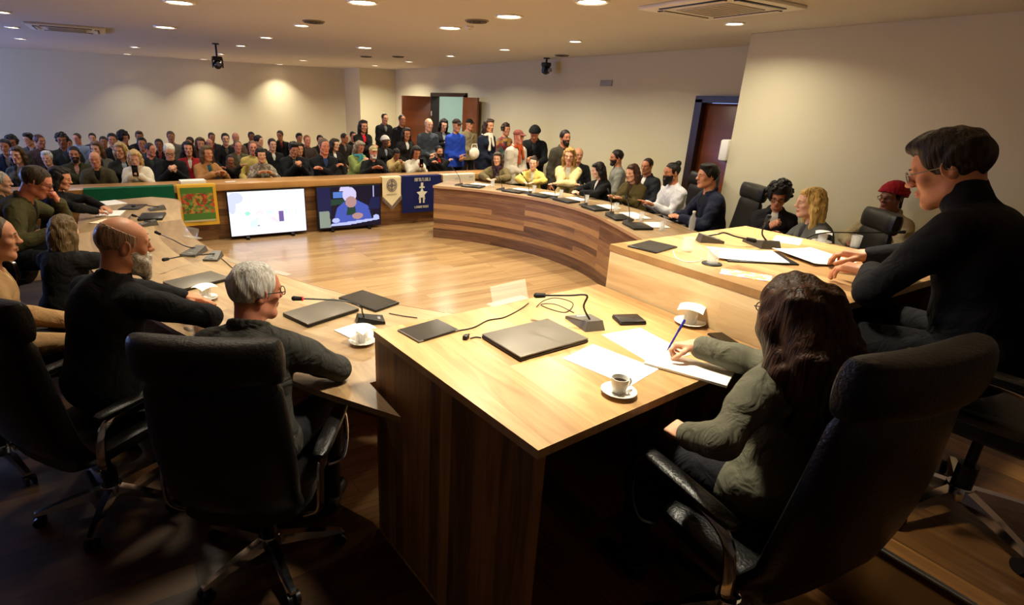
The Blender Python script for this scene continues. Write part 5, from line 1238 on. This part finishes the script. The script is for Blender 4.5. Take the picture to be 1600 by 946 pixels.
def sheet_(c, rz, label, w=.21, d=.297, m=None, th=.0012, name='paper', cat='paper', curl=.0, group=None):
    b = MB(); b.sheet(lambda u, v: ((u-.5)*w, (v-.5)*d, th/2+.0006+curl*(abs(u-.5)*2)**3), 8, 6, th=th)
    o = b.build(name, m or paper, None, c, rz); tag(o, label, cat, group); return o
def saucer(c, label, r=.062):
    o = MB().lathe([(.001, .0), (r*.5, .0), (r*.55, .004), (r*.95, .014), (r, .017), (r*.97, .0185), (r*.55, .009), (r*.45, .007), (.001, .0065)], n=36).build('saucer', china, None, c); return tag(o, label, 'saucer')
def espresso(c, rz, label):
    t = thing('espresso_cup', label, 'cup', c, rz)
    MB().lathe([(.001, 0), (.018, 0), (.021, .003), (.029, .03), (.0305, .056), (.029, .0565), (.0275, .054), (.025, .02), (.016, .008), (.001, .008)], n=32).build('bowl', china, t)
    MB().tube([(.029, 0, .046), (.04, 0, .047), (.047, 0, .036), (.042, 0, .022), (.0265, 0, .016)], [.0035, .004, .004, .004, .0035], 8).build('handle', china, t)
    MB().lathe([(.001, .0), (.0262, .0), (.0262, .001), (.001, .001)], (0, 0, .04), n=24).build('coffee', plain('coffee', '#1c0d06', .1), t); return t
def glass(c, label, r=.032, h=.095, water=True, group='water glasses'):
    t = thing('water_glass', label, 'glass', c, 0, group)
    MB().lathe([(.001, 0), (r*.85, 0), (r*.88, .003), (r, h), (r-.002, h), (r*.84, .009), (.001, .009)], n=24).build('tumbler', clear, t)
    if water: MB().lathe([(.001, .0095), (r*.83, .0095), (r*.9, h*.55), (.001, h*.55)], n=20).build('water', plain('water', '#eef6f8', .02, alpha=.2, ior=1.33), t)
    return t
def napkin(c, rz, label, s=.1):
    b = MB(); b.sheet(lambda u, v: ((u-.5)*s, (v-.5)*s, .0015-.012*max(0, (abs(u-.5)*2)**2+(abs(v-.5)*2)**2-.45)), 10, 10, th=.0012)
    o = b.build('napkin', napk, None, c, rz); return tag(o, label, 'napkin')
def glass_set(px, py, z, where, r=.034, h=.085):
    q = atZ(px, py, z); q.z = z
    saucer(q, 'white saucer under a napkin covered glass '+where, .07); glass(q+Vector((0, 0, .0075)), 'napkin covered water glass on a white saucer '+where, r, h, water=False); napkin(q+Vector((0, 0, .0075+h+.001)), .5, 'white paper napkin laid over a glass '+where, .11)
def gooseneck(c, rz, pts, label, bw=.11, bd=.16, group='gooseneck microphones', ring=None):
    """pts: neck points in the base's own space"""
    t = thing('microphone', label, 'microphone', c, rz, group)
    b = MB(); v = [(-bw/2, -bd/2, 0), (bw/2, -bd/2, 0), (bw/2*.75, bd/2, 0), (-bw/2*.75, bd/2, 0), (-bw/2, -bd/2, .014), (bw/2, -bd/2, .014), (bw/2*.6, bd/2*.85, .045), (-bw/2*.6, bd/2*.85, .045)]
    b._add(v, [(3, 2, 1, 0), (4, 5, 6, 7), (0, 1, 5, 4), (1, 2, 6, 5), (2, 3, 7, 6), (3, 0, 4, 7)], 0); b.build('base', mgrey if ring is None else black, t, sharp=20)
    MB().box((0, -bd*.32, .0185), (bw*.35, .018, .006), bev=.002).build('talk_button', plain('button_grey', '#8a8a88', .4), t)
    P = [Vector((0, bd*.2, .03))]+[Vector(p) for p in pts]; S = []
    for i in range(len(P)-1):
        a, b2, cc, d = P[max(i-1, 0)], P[i], P[i+1], P[min(i+2, len(P)-1)]
        for k in range(5):
            u = k/5; S.append(.5*((2*b2)+(cc-a)*u+(2*a-5*b2+4*cc-d)*u*u+(-a+3*b2-3*cc+d)*u**3))
    S.append(P[-1]); MB().tube(S, .0045, 8).build('gooseneck', black, t)
    dv = (P[-1]-P[-2]).normalized(); h = MB(); h.cyl(P[-1]-dv*.005, P[-1]+dv*.035, .0105, .0125, 14); h.ell(P[-1]+dv*.036, (.0128, .0128, .0128)); o = h.build('microphone_head', plain('mic_foam', '#0a0a0b', .8), t)
    if ring: MB().cyl(P[-1]-dv*.012, P[-1]-dv*.004, .0118, n=14).build('light_ring', plain('mic_ring_red', '#c01818', .3, emit='#ff2a1a', es=.6), t)
    return t
def mic_px(base, pts, z, rz, label, **k):
    """base pixel on the desk; pts: (px, py, height above desk)"""
    c = atZ(base[0], base[1], z); c.z = z; R = Matrix.Rotation(-rz, 3, 'Z'); L = []
    for x, y, h in pts: L.append(R @ (atZ(x, y, z+h)-c))
    return gooseneck(c, rz, L, label, **k)
def cable(pxs, z, label, r=.003, m=None, name='cable'):
    P = []
    for p in pxs: q = atZ(p[0], p[1], z+r+(p[2] if len(p) > 2 else 0)); P.append(q)
    S = []
    for i in range(len(P)-1):
        a, b2, cc, d = P[max(i-1, 0)], P[i], P[i+1], P[min(i+2, len(P)-1)]
        for k in range(6):
            u = k/6; S.append(.5*((2*b2)+(cc-a)*u+(2*a-5*b2+4*cc-d)*u*u+(-a+3*b2-3*cc+d)*u**3))
    S.append(P[-1]); c = S[0].copy(); o = MB().tube([p-c for p in S], r, 7).build(name, m or black, None, c); return tag(o, label, 'cable')
def signholder(px, py, z, rz, label, w=.2, h=.09, group='clear acrylic sign holders'):
    q = atZ(px, py, z); q.z = z; t = thing('sign_holder', label, 'sign holder', q, rz, group)
    MB().box((0, .03, .0015), (w, .06, .003), bev=.001).build('foot', acryl, t)
    MB().box((0, .022, h/2), (w, .003, h), bev=.001, rot=Matrix.Rotation(R_(-18), 3, 'X')).build('plate', acryl, t); return t
def quad(px, z):
    P = [atZ(x, y, z) for x, y in px]; c = sum(P, Vector())/len(P); c.z = z; return P, c
# --- near side desk
P, c = quad(((754, 530), (808, 567), (918, 536), (858, 502)), ZW)
laptop(c, ang(P[1], P[2]), 'closed grey laptop on the near side desk', .37, .26)
P, c = quad(((612, 520), (652, 537), (722, 516), (690, 500)), ZW)
t = tablet(c, ang(P[1], P[2]), 'thin grey closed device at the far left corner of the near desk', .22, .16, lgrey, h=.008); t2 = MB().box((0, -.077, .006), (.17, .006, .011), bev=.002).build('dark_edge', black, t)
q = atZ(728, 530, ZW); t = thing('power_plug', 'small dark power plug lying left of the closed grey laptop', 'plug', (q.x, q.y, ZW), .6)
MB().box((0, 0, .009), (.03, .022, .018), bev=.004).build('plug_body', black, t); MB().cyl((.014, 0, .009), (.035, .002, .008), .004, n=10).build('strain_relief', black, t)
cable([(735, 529), (744, 527), (752, 528)], ZW, 'short black cable between the plug and the closed grey laptop')
cable([(716, 517), (740, 512), (762, 501), (785, 497), (803, 489), (815, 482), (826, 474, .01)], ZW, 'thin black cable winding across the near desk to the microphone')
mic_px((916, 507), [(912, 480, .1), (917, 462, .16), (890, 462, .15), (850, 462, .13)], ZW, R_(165), 'large desk microphone with a bent neck beside the closed grey laptop', bw=.13, bd=.17)
cable([(838, 480), (850, 470, .02), (870, 466, .02), (895, 474, .005), (885, 488), (862, 484), (845, 476), (868, 476, .01), (897, 489)], ZW, 'tangled black cable behind the closed grey laptop', .0025)
signholder(800, 474, ZW, R_(8), 'clear acrylic sign holder at the far edge of the near desk', .24, .1)
P, c = quad(((948, 500), (985, 518), (1012, 505), (985, 488)), ZW); rz_ = ang(P[0], P[1])
t = thing('wallet', 'black leather wallet behind the papers on the near desk', 'wallet', c, rz_+R_(70)); MB().box((0, 0, .007), (.13, .1, .014), bev=.006).build('cover', leather2, t); MB().box((0, .0, .016), (.125, .095, .006), bev=.003).build('flap', leather, t)
P, c = quad(((870, 556), (936, 535), (1030, 588), (985, 604)), ZW); sheet_(c, ang(P[0], P[3]), 'white printed sheet beside the espresso cup on the near desk', .297, .21)
P, c = quad(((940, 530), (1012, 513), (1070, 545), (1010, 572)), ZW); sheet_(c, ang(P[0], P[3]), 'cream paper sheet under the writing hand', .3, .22, paper2)
P, c = quad(((1000, 562), (1060, 545), (1135, 600), (1118, 608)), ZW)
t = thing('notepad', 'thick white notepad the woman writes on, hanging over the desk edge', 'notepad', (c.x, c.y, ZW+.0025), ang(P[0], P[2])); MB().box((0, 0, .005), (.3, .15, .009), bev=.001).build('pages', paper, t); MB().box((0, 0, .0003), (.302, .152, .0012)).build('back_board', plain('board', '#8d8576', .7), t)
q = atZ(966, 616, ZW); q.z = ZW; saucer(q, 'white saucer under the espresso cup at the near desk edge'); espresso(q+Vector((0, 0, .0075)), R_(-10), 'small white espresso cup on the near desk')
glass_set(1077, 507, ZW, 'beside the lit side panel')
P, c = quad(((1102, 522), (1118, 517), (1168, 546), (1152, 554)), ZW); t = thing('phone', 'black mobile phone lying below the lit side panel', 'phone', c, ang(P[0], P[3]))
MB().box((0, 0, .0045), (.16, .075, .009), bev=.004).build('body', black, t); MB().box((0, 0, .0093), (.152, .068, .0008)).build('screen', plain('phone_glass', '#050506', .08), t)
# pen in the writing hand
s = WOM[1]; w0 = np.array(WOM[0].location); a_ = rzm(R_(WOM[3])) @ (s.W[1]+s.hf[1]*.105+s.hn[1]*.03)+w0; d_ = nrm(rzm(R_(WOM[3])) @ nrm(-s.hf[1]*.35-s.hn[1]*.9+s.rt*.1))
def pen(p, d, label, col):
    t = thing('pen', label, 'pen', p); d = Vector(d)
    MB().tube([d*0, d*.012, d*.02, d*.09], [.0008, .003, .004, .004], 10).build('barrel', plain('pen_'+col.strip('#'), col, .3), t)
    MB().tube([d*.09, d*.1, d*.14, d*.143], [.0042, .0048, .0048, .003], 10).build('pen_cap', plain('pencap_'+col.strip('#'), col, .25), t); return t
pen(tuple(a_+vec(0, 0, .0)), d_, 'blue pen held by the writing woman', '#2a2f9c')
s = MAN[1]; w0 = np.array(MAN[0].location); a_ = rzm(R_(MAN[3])) @ (s.W[1]+s.hf[1]*.10+s.hn[1]*.02)+w0
pen(tuple(a_), nrm((.9, -.35, .25)), 'dark pen held by the man in the roll-neck', '#1d1d22')
# --- presiding desk
P, c = quad(((985, 387), (1015, 397), (1055, 386), (1022, 378)), ZP); tablet(c, ang(P[1], P[2]), 'dark closed tablet at the corner of the presiding desk', .22, .17, dgrey)
for px, py, lb in ((1073, 393, 'empty glass beside the dark tablet on the presiding desk'), (1112, 413, 'glass on a small black coaster on the presiding desk')):
    q = atZ(px, py, ZP); q.z = ZP
    if px > 1100:
        o = MB().lathe([(.001, 0), (.045, 0), (.047, .003), (.045, .006), (.001, .006)], n=28).build('coaster', black, None, q); tag(o, 'small round black coaster under a glass on the presiding desk', 'coaster'); q = q+Vector((0, 0, .0062))
    glass(q, lb, .03, .075, water=False)
cable([(1052, 392), (1056, 402), (1070, 409), (1090, 409), (1098, 404)], ZP, 'thin white cable looping between the two glasses', .0022, white)
P, c = quad(((1118, 400), (1150, 388), (1225, 402), (1215, 421)), ZP); t = thing('folder', 'black document folder under the white papers on the presiding desk', 'folder', c, R_(-35)); MB().box((0, 0, .004), (.34, .25, .008), bev=.002).build('cover', black, t)
sheet_(c+Vector((-.03, .02, .0085)), R_(-40), 'large white printed page spread on the black folder', .33, .235, th=.002, curl=.004)
P, c2 = quad(((1210, 392), (1290, 398), (1290, 420), (1225, 418)), ZP); sheet_(Vector((c2.x+.09, c2.y+.0, ZP+.009)), R_(-20), 'white page being turned under the hands of the man', .24, .3, curl=.006)
q = atZ(1245, 384, ZP); sheet_(Vector((q.x+.08, q.y+.1, ZP)), R_(25), 'loose white page behind the large microphone base', .2, .14)
q = atZ(1165, 430, ZP); o = sheet_(Vector((q.x, q.y, ZP)), R_(-60), 'colourful printed leaflet near the lit edge of the presiding desk', .21, .11, pattern_cloth('leaflet_print', ('#efe3c0', '#e2c06a', '#c9a0c8', '#f4efe0', '#d8b890'), 45), name='leaflet', cat='leaflet')
mic_px((1192, 384), [(1191, 366, .08), (1194, 352, .13), (1198, 345, .16)], ZP, R_(150), 'large black desk microphone behind the white papers', bw=.15, bd=.17)
mic_px((1108, 378), [(1122, 366, .04), (1132, 364, .06), (1150, 370, .05), (1168, 374, .04)], ZP, R_(60), 'flat microphone at the far edge of the presiding desk', bw=.09, bd=.13)
# --- far side desk
glass_set(1283, 380, ZW, 'in front of the blonde woman')
q = atZ(1335, 386, ZW); q.z = ZW; glass(q, 'clear water glass right of the napkin covered one on the far desk', .036, .09)
sheet_(Vector((4.42, 1.7, ZW)), .4, 'white page in front of the blonde woman', .21, .297); sheet_(Vector((4.05, 1.75, ZW)), 1.1, 'white page at the near end of the far side desk', .21, .297)
mic_px((1262, 386), [(1262, 372, .08), (1290, 364, .13), (1350, 364, .14), (1405, 363, .15)], ZW, R_(100), 'microphone with a long level neck on the far side desk', bw=.11, bd=.14)
# --- left curved desk
P, c = quad(((455, 481), (497, 514), (552, 496), (507, 473)), ZT); laptop(c, ang(P[1], P[2]), 'closed grey laptop in front of the white-haired man', .36, .25)
P, c = quad(((515, 462), (590, 489), (640, 482), (564, 455)), ZT); tablet(c, ang(P[0], P[1]), 'dark grey closed tablet beyond the closed laptop on the left desk', .34, .2, dgrey, h=.014)
mic_px((578, 503), [(566, 488, .09), (563, 480, .13), (540, 471, .16), (500, 468, .19), (470, 467, .21)], ZT, R_(75), 'microphone with a red light ring pointing at the white-haired man', ring=True)
P, c = quad(((530, 522), (548, 508), (580, 512), (570, 535)), ZT); sheet_(c, .3, 'white note under the saucer beside the near desk', .15, .2)
glass_set(566, 536, ZT+.002, 'beside the white-haired man')
P, c = quad(((262, 440), (300, 455), (352, 442), (318, 430)), ZT); laptop(c, ang(P[1], P[2]), 'closed grey laptop in front of the bald bearded man', .34, .24)
glass_set(322, 468, ZT, 'in front of the bald bearded man')
mic_px((305, 396), [(290, 385, .05), (270, 375, .08), (250, 366, .12)], ZT, R_(-40), 'microphone with a long black neck reaching towards the bald man', bw=.13, bd=.2)
mic_px((335, 404), [(320, 398, .06), (290, 400, .08), (262, 405, .1)], ZT, R_(-30), 'second microphone in front of the bald man, nearer to him')
cable([(346, 404), (352, 409), (366, 421), (372, 424)], ZT, 'black cable running right along the left desk')
cable([(608, 490), (630, 494), (652, 497)], ZT, 'short black cable from the dark tablet towards the near desk')
for px, py, lb in ((368, 412, 'clear sign holder at the inner edge before the bald man'), (430, 428, 'clear sign holder at the inner edge behind the white-haired man'), (296, 372, 'clear sign holder at the inner edge farther along the left desk')): signholder(px, py, ZT, R_(-62), lb, .2, .09)
for px, py, rz_, lb in ((160, 318, .4, 'white papers far along the left desk near the counter'), (140, 336, -.2, 'white papers before the man in the olive jacket'), (100, 352, .9, 'cream sheet before the man in the olive jacket')):
    q = atZ(px, py, ZT); sheet_(Vector((max(q.x, -.2), q.y, ZT)), rz_, lb, .21, .297, paper2 if px == 100 else paper, th=.004)
q = atZ(208, 324, ZT); tablet(Vector((q.x, q.y, ZT)), R_(70), 'dark closed tablet far along the left desk', .3, .2, dgrey)
q = atZ(238, 340, ZT); laptop(Vector((q.x, q.y, ZT)), R_(80), 'dark closed laptop at the far inner edge of the left desk', .32, .22, dgrey)
mic_px((246, 328), [(235, 322, .06), (222, 320, .1), (210, 322, .12)], ZT, R_(-80), 'microphone far along the left desk with a looping neck')
mic_px((232, 352), [(226, 346, .06), (218, 340, .1), (212, 338, .12)], ZT, R_(-80), 'microphone on the left desk before the woman in black')
cable([(205, 336), (200, 346), (208, 356), (222, 362), (232, 366)], ZT, 'looped black cable far along the left desk')
# --- right curved desk: laptop, papers, glass and microphone before each councillor
who = [(778, 'the woman in the khaki coat', 5.17, 7.55), (834, 'the woman in yellow', 5.24, 6.7), (891, 'the woman in cream', 5.6, 6.3), (934, 'the woman in the black jacket', 5.5, 5.67), (989, 'the long-haired brunette', 5.6, 5.1), (1052, 'the man in the white shirt', 5.5, 4.41), (1110, 'the man in the navy suit', 5.4, 3.9)]
for k, (px, nm, x, y) in enumerate(who):
    i = min(range(len(RB)), key=lambda j: (RB[j].x-x)**2+(RB[j].y-y)**2); i = min(max(i, 1), len(RB)-3)
    def at(u, o):
        j = min(max(i+o, 0), len(RA)-1); p = RA[j].lerp(RB[j], u); return Vector((p.x, p.y, ZT))
    tg_ = (RA[i+1]-RA[i-1]).normalized(); rz_ = math.atan2(tg_.y, tg_.x)
    laptop(at(.25, 0), rz_, 'dark closed laptop on the curved desk before '+nm, .31, .22, dgrey, group='laptops on the curved desk')
    if k != 5: sheet_(at(.60, 0), rz_+.08*((k % 3)-1), 'white papers on the curved desk before '+nm, .28, .19, th=.005, group='papers on the curved desk')
    else: sheet_(at(.58, 0), rz_+.1, 'large pile of white papers before the bearded man in white', .38, .2, th=.014)
    glass(at(.5, 2), 'water glass on the curved desk before '+nm, .03, .1, group='glasses on the curved desk')
    R3 = Matrix.Rotation(-(rz_-R_(90)), 3, 'Z')
    gooseneck(at(.25, -2), rz_-R_(90), [(0, .0, .12), (0, -.06, .2), (0, -.12, .25)], 'small microphone on the curved desk before '+nm, .08, .11, group='microphones on the curved desk')
q = atZ(985, 349, ZT); sheet_(Vector((q.x, q.y, ZT)), .3, 'small white card near the inner edge of the curved desk', .1, .05)
q = atZ(1078, 359, ZT); t = thing('water_bottle', 'small clear water bottle before the man in the navy suit', 'bottle', (q.x+.02, q.y, ZT)); MB().lathe([(.001, 0), (.03, 0), (.032, .01), (.032, .12), (.014, .16), (.014, .18), (.001, .18)], n=20).build('body', clear, t); MB().lathe([(.001, .178), (.016, .178), (.016, .195), (.001, .195)], n=16).build('cap', white, t)
# --- screens, banners on the counter
def tv(px4, label, content, Y=8.365):
    P = [planeY(x, y, Y) for x, y in px4]; x0 = (P[0].x+P[3].x)/2; x1 = (P[1].x+P[2].x)/2; z1 = .69; z0 = .06; w = x1-x0; h = z1-z0
    t = thing('television', label, 'television', ((x0+x1)/2, Y, 0), 0, 'flat screens on the floor'); zc = (z0+z1)/2
    MB().box((0, .02, zc), (w+.03, .045, h+.03), bev=.006).build('housing', black, t)
    sc = MB().box((0, -.0035, zc), (w, .004, h)).build('screen', content[0], t)
    NX, NY = 120, 68; sh = []
    for kind, mi, a in content[2]:
        if kind == 'e': sh.append((mi+1, lambda u, v, a=a: ((u-a[0])/a[2])**2+((v-a[1])/a[3])**2 < 1))
        else:
            def inside(u, v, P=a):
                c = False; n = len(P)
                for i in range(n):
                    (x1, y1), (x2, y2) = P[i], P[i-1]
                    if (y1 > v) != (y2 > v) and u < (x2-x1)*(v-y1)/(y2-y1)+x1: c = not c
                return c
            sh.append((mi+1, inside))
    vs = [((i/NX-.5)*w, -.0062, zc+(j/NY-.5)*h) for j in range(NY+1) for i in range(NX+1)]; b = MB(); b.v = vs
    for j in range(NY):
        for i in range(NX):
            q = j*(NX+1)+i; b.f.append((q, q+1, q+NX+2, q+NX+1)); m_ = 0
            for mi, fn in sh:
                if fn((i+.5)/NX, (j+.5)/NY): m_ = mi
            b.m.append(m_)
    o = b.build('picture', [content[0]]+content[1], sc, sharp=None)
    for sx in (-1, 1): MB().box((sx*w*.3, .0, .022), (.05, .12, .044), bev=.006).build('foot', black, t)
    return t
def em(n, c, s=1.0): return plain('screen_'+n, '#000000', .3, emit=c, es=s)
E1 = 1.0
ms1 = [em('lilac', '#c8cef8', E1*.9), em('mint', '#9af0cc', E1*.9), em('aqua', '#cdf8f4', E1*.95), em('rose', '#fbcfdc', E1*.95), em('violet', '#8468b4', E1*.6), em('ash', '#7a808c', E1*.6), em('snow', '#f4f4ff', E1)]
pic1 = (em('white', '#f2f3ff', E1), ms1, [('e', 0, (.09, .86, .1, .13)), ('e', 0, (.04, .7, .05, .2)), ('e', 1, (.23, .5, .035, .045)), ('e', 2, (.3, .26, .055, .09)), ('e', 2, (.34, .35, .03, .05)), ('e', 3, (.38, .49, .05, .05)), ('e', 6, (.385, .46, .03, .04)), ('e', 2, (.52, .5, .05, .05)), ('p', 3, [(.5, .38), (.56, .4), (.62, .3), (.6, .24), (.55, .3)]), ('p', 4, [(.635, .26), (.7, .27), (.7, .52), (.635, .51)]), ('e', 2, (.87, .5, .012, .1)), ('e', 5, (.36, .2, .018, .015)), ('e', 2, (.74, .5, .02, .07))])
tv(((355, 301), (475, 293), (478, 358), (362, 373)), 'flat screen showing a white slide with coloured shapes', pic1)
E2 = .6
ms2 = [em('navy2', '#1a2a66', E2*.6), em('blue2', '#4a62c8', E2), em('skin2', '#c89a98', E2), em('hair2', '#cfc8ee', E2*1.3), em('green2', '#2a5a4a', E2*.6), em('grey2', '#9aa696', E2), em('ice2', '#b8c0f2', E2*1.3), em('black2', '#05050c', E2*.3), em('sky2', '#5a8ae0', E2)]
pic2 = (em('night', '#0a1030', E2*.8), ms2, [('p', 0, [(0, .25), (.2, .3), (.2, 1), (0, 1)]), ('p', 8, [(.24, .74), (.46, .74), (.46, .88), (.24, .88)]), ('p', 4, [(.2, .55), (.45, .6), (.45, .7), (.2, .7)]), ('p', 5, [(.02, .02), (.19, .02), (.17, .42), (.02, .42)]), ('p', 1, [(.22, .08), (.3, .5), (.42, .64), (.62, .66), (.8, .5), (.86, .15), (.6, .1)]), ('p', 4, [(.44, .3), (.47, .55), (.58, .55), (.6, .3)]), ('e', 3, (.5, .8, .11, .19)), ('p', 3, [(.34, .9), (.5, .9), (.5, 1), (.36, 1)]), ('e', 2, (.52, .62, .09, .14)), ('e', 2, (.62, .26, .09, .08)), ('p', 6, [(.18, .04), (.5, .05), (.98, .13), (.98, .18), (.5, .13), (.2, .1)]), ('p', 6, [(.88, .72), (.9, .72), (.9, 1), (.88, 1)]), ('e', 6, (.93, .2, .05, .06)), ('p', 0, [(.8, .4), (1, .42), (1, .7), (.84, .7)]), ('e', 6, (.27, .18, .06, .06))])
tv(((493, 292), (592, 287), (595, 346), (500, 357)), 'flat screen showing a live picture of a man in blue writing', pic2)
def hang(name, x0, x1, z0, label, cat, m, parts=None, Y=8.402, zt=.805, poly=None, wav=.006):
    """cloth that lies on the counter edge and hangs down its front"""
    t = thing(name, label, cat, ((x0+x1)/2, Y, zt)); w = x1-x0; L = zt-z0
    b = MB()
    def fn(u, v):
        s = v*(L+.12)
        if s < .12: return ((u-.5)*w, .12-s, .0025)
        s -= .12; return ((u-.5)*w, -.008-wav*math.sin(u*9+1)*min(1, s*4), -s+.0)
    b.sheet(fn, 24, 24, th=.003); b.build('cloth', m, t); return t, w, L
t, w_, L_ = hang('green_banner', -.50, .515, .60, 'plain green cloth banner hung over the left part of the counter', 'banner', cloth('#0c5a3c', fold=.2), Y=8.401)
# patchwork picture cloth with a yellow border
field = pattern_cloth('patchwork_print', ('#3f6b2a', '#a8402a', '#5f7c34', '#c0552e', '#7c8c40', '#8c3a24', '#b08a3c'), 27)
t, w_, L_ = hang('picture_cloth', .545, 1.03, .25, 'yellow-bordered cloth with a red and green patchwork picture beside the white screen', 'banner', plain('yellow_border', '#d6a82c', .7), Y=8.40)
def slab(b, x0, x1, z0, z1, mi=0, y=-.016): b.box(((x0+x1)/2, y, (z0+z1)/2), (x1-x0, .002, z1-z0), mi)
b = MB(); slab(b, -w_/2+.035, w_/2-.04, -L_+.05, -.03, 0, -.0165); b.build('picture_print', field, t)
b = MB(); slab(b, -w_/2+.037, w_/2-.042, -.11, -.032, 0, -.018); slab(b, -w_/2+.037, w_/2-.042, -L_+.08, -L_+.17, 0, -.018); b.build('green_band', plain('grass_green', '#4a7a2e', .8), t)
b = MB(); slab(b, -w_/2+.037, w_/2-.042, -L_+.052, -L_+.08, 0, -.0185); b.build('pale_band', plain('pale_band', '#b9b48c', .8), t)
# cream pennant with a round crest
t, w_, L_ = hang('cream_pennant', 3.515, 3.845, .50, 'cream pennant with a round crest and a pointed fringed end', 'pennant', cloth('#e2d6b0', fold=.15), Y=8.398)
b = MB(); b._add([(-w_/2, -.012, -L_+.002), (w_/2, -.012, -L_+.002), (0, -.014, -L_-.16), (-w_/2, -.009, -L_+.002), (w_/2, -.009, -L_+.002), (0, -.011, -L_-.16)], [(0, 1, 2), (5, 4, 3), (0, 3, 4, 1), (1, 4, 5, 2), (2, 5, 3, 0)], 0); b.build('point', cloth('#e2d6b0', fold=.15), t)
b = MB()
for i in range(16):
    u = i/15; x = -w_/2+w_*u; z = -L_-.16*(1-abs(2*u-1)); b.tube([(x, -.013, z), (x+.004, -.016, z-.03), (x, -.014, z-.075)], [.005, .006, .004], 6)
b.build('fringe', cloth('#8f8a84'), t)
crest = plain('crest_grey', '#6b6464', .7); b = MB(); cz = -.13
for r in (.085, .06): b.tube([(r*math.cos(a), -.0185, cz+r*1.15*math.sin(a)) for a in [2*math.pi*i/28 for i in range(28)]], .006, 6, loop=True)
slab(b, -.009, .009, cz-.085, cz+.085, 0, -.0185); slab(b, -.07, .07, cz-.009, cz+.009, 0, -.0185); b.ell((0, -.018, cz), (.03, .004, .034))
b.build('crest', crest, t); b = MB()
for i in range(7): slab(b, -.09+.026*i, -.072+.026*i, -.285, -.268, 0, -.0185)
b.build('lettering', plain('crest_letter', '#a39a80', .7), t)
# navy flag: white star figure between two lines of lettering
t, w_, L_ = hang('navy_flag', 3.86, 4.60, .20, 'navy blue flag with a white star emblem hung on the counter', 'flag', cloth('#141b52', fold=.25), Y=8.401)
wh_ = plain('flag_white', '#dcd9c8', .7); b = MB(); cx = -.0; cz = -.30; pts = []
for i in range(10):
    r = .105 if i % 2 == 0 else .05; a = math.pi/2+i*math.pi/5; pts.append((cx+r*math.cos(a), cz+r*1.1*math.sin(a)))
n = len(pts); b._add([(x, -.017, z) for x, z in pts]+[(x, -.013, z) for x, z in pts], [tuple(range(n))]+[tuple(range(2*n-1, n-1, -1))]+[(i, (i+1) % n, n+(i+1) % n, n+i) for i in range(n)], 0)
slab(b, cx-.05, cx+.05, cz+.1, cz+.125, 0, -.016); slab(b, cx-.022, cx+.022, cz+.12, cz+.19, 0, -.016); slab(b, cx-.05, cx-.02, cz-.15, cz-.06, 0, -.016); slab(b, cx+.02, cx+.05, cz-.15, cz-.06, 0, -.016)
b.build('star_emblem', wh_, t); b = MB(); r_ = random.Random(4)
for (x0, x1, z0, z1, m) in ((-.14, .16, -.085, -.03, 11), (-.14, .13, -.535, -.495, 10)):
    w1 = (x1-x0)/m
    for i in range(m):
        xa = x0+i*w1; slab(b, xa+.002, xa+.008, z0, z1, 0, -.016)
        if r_.random() < .7: slab(b, xa+w1*.55, xa+w1*.55+.007, z0, z1, 0, -.016)
        slab(b, xa+.002, xa+w1*.7, z1-.01 if r_.random() < .6 else z0, z1 if r_.random() < 2 else z0, 0, -.016) if r_.random() < .6 else slab(b, xa+.002, xa+w1*.7, z0, z0+.01, 0, -.016)
b.build('lettering', wh_, t)
# pale sheet hung at the right end of the counter
t, w_, L_ = hang('pale_banner', 4.63, 5.28, .66, 'pale cloth with a faint round emblem at the right end of the counter', 'banner', cloth('#d8ccb6', fold=.1), Y=8.399)
b = MB(); b.ell((-.05, -.0165, -.085), (.045, .003, .045)); slab(b, .2, .28, -.06, -.03, 0, -.0165); b.build('emblem', plain('faint_grey', '#b3a898', .8), t)
q = planeY(302, 286, 8.6); sheet_(Vector((q.x, 8.68, .8015)), .05, 'stack of white sheets on the counter before the tan cardigan', .32, .21, th=.035)
q = planeY(360, 286, 8.6); sheet_(Vector((q.x, 8.6, .8015)), .2, 'small white slip on the counter before the woman with a brown scarf', .14, .06, th=.004)
def held_phone(x, y, z, rz, label, col='#101012', name='phone', cat='phone', size=(.075, .009, .15)):
    t = thing(name, label, cat, (x, y, z), rz); MB().box((0, 0, 0), size, bev=.003).build('body', plain('held_'+col.strip('#'), col, .3), t); MB().box((0, size[1]/2+.0006, 0), (size[0]*.9, .001, size[2]*.92)).build('screen', plain('phone_glass', '#050506', .08), t)
def at_hands(fig, face, dz=.02):
    o, s_ = fig; m = (s_.W[1]+s_.W[-1])/2+(s_.hf[1]+s_.hf[-1])*.5*.1; q = rzm(R_(face)) @ m; return o.location.x+q[0], o.location.y+q[1], o.location.z+q[2]+dz
x, y, z = at_hands(WJ, 172, .0); held_phone(x, y, z, R_(172), 'dark mobile phone held by the blonde woman in the white jacket')
x, y, z = at_hands(WK, 180, .0); held_phone(x, y, z, R_(180), 'dark red mobile phone held by the woman in the white knit sweater', '#4a0f18')
q = planeY(741, 240, 9.17); t = thing('handbag', 'round white bag held in front of the woman in navy and white scarf', 'bag', (q.x, q.y, q.z-.1))
MB().ell((0, 0, .1), (.11, .06, .11)).build('pouch', cloth('#dcd6c4'), t); MB().tube([(-.07, 0, .17), (-.05, 0, .27), (.05, 0, .27), (.07, 0, .17)], .008, 8).build('handle', cloth('#dcd6c4'), t)
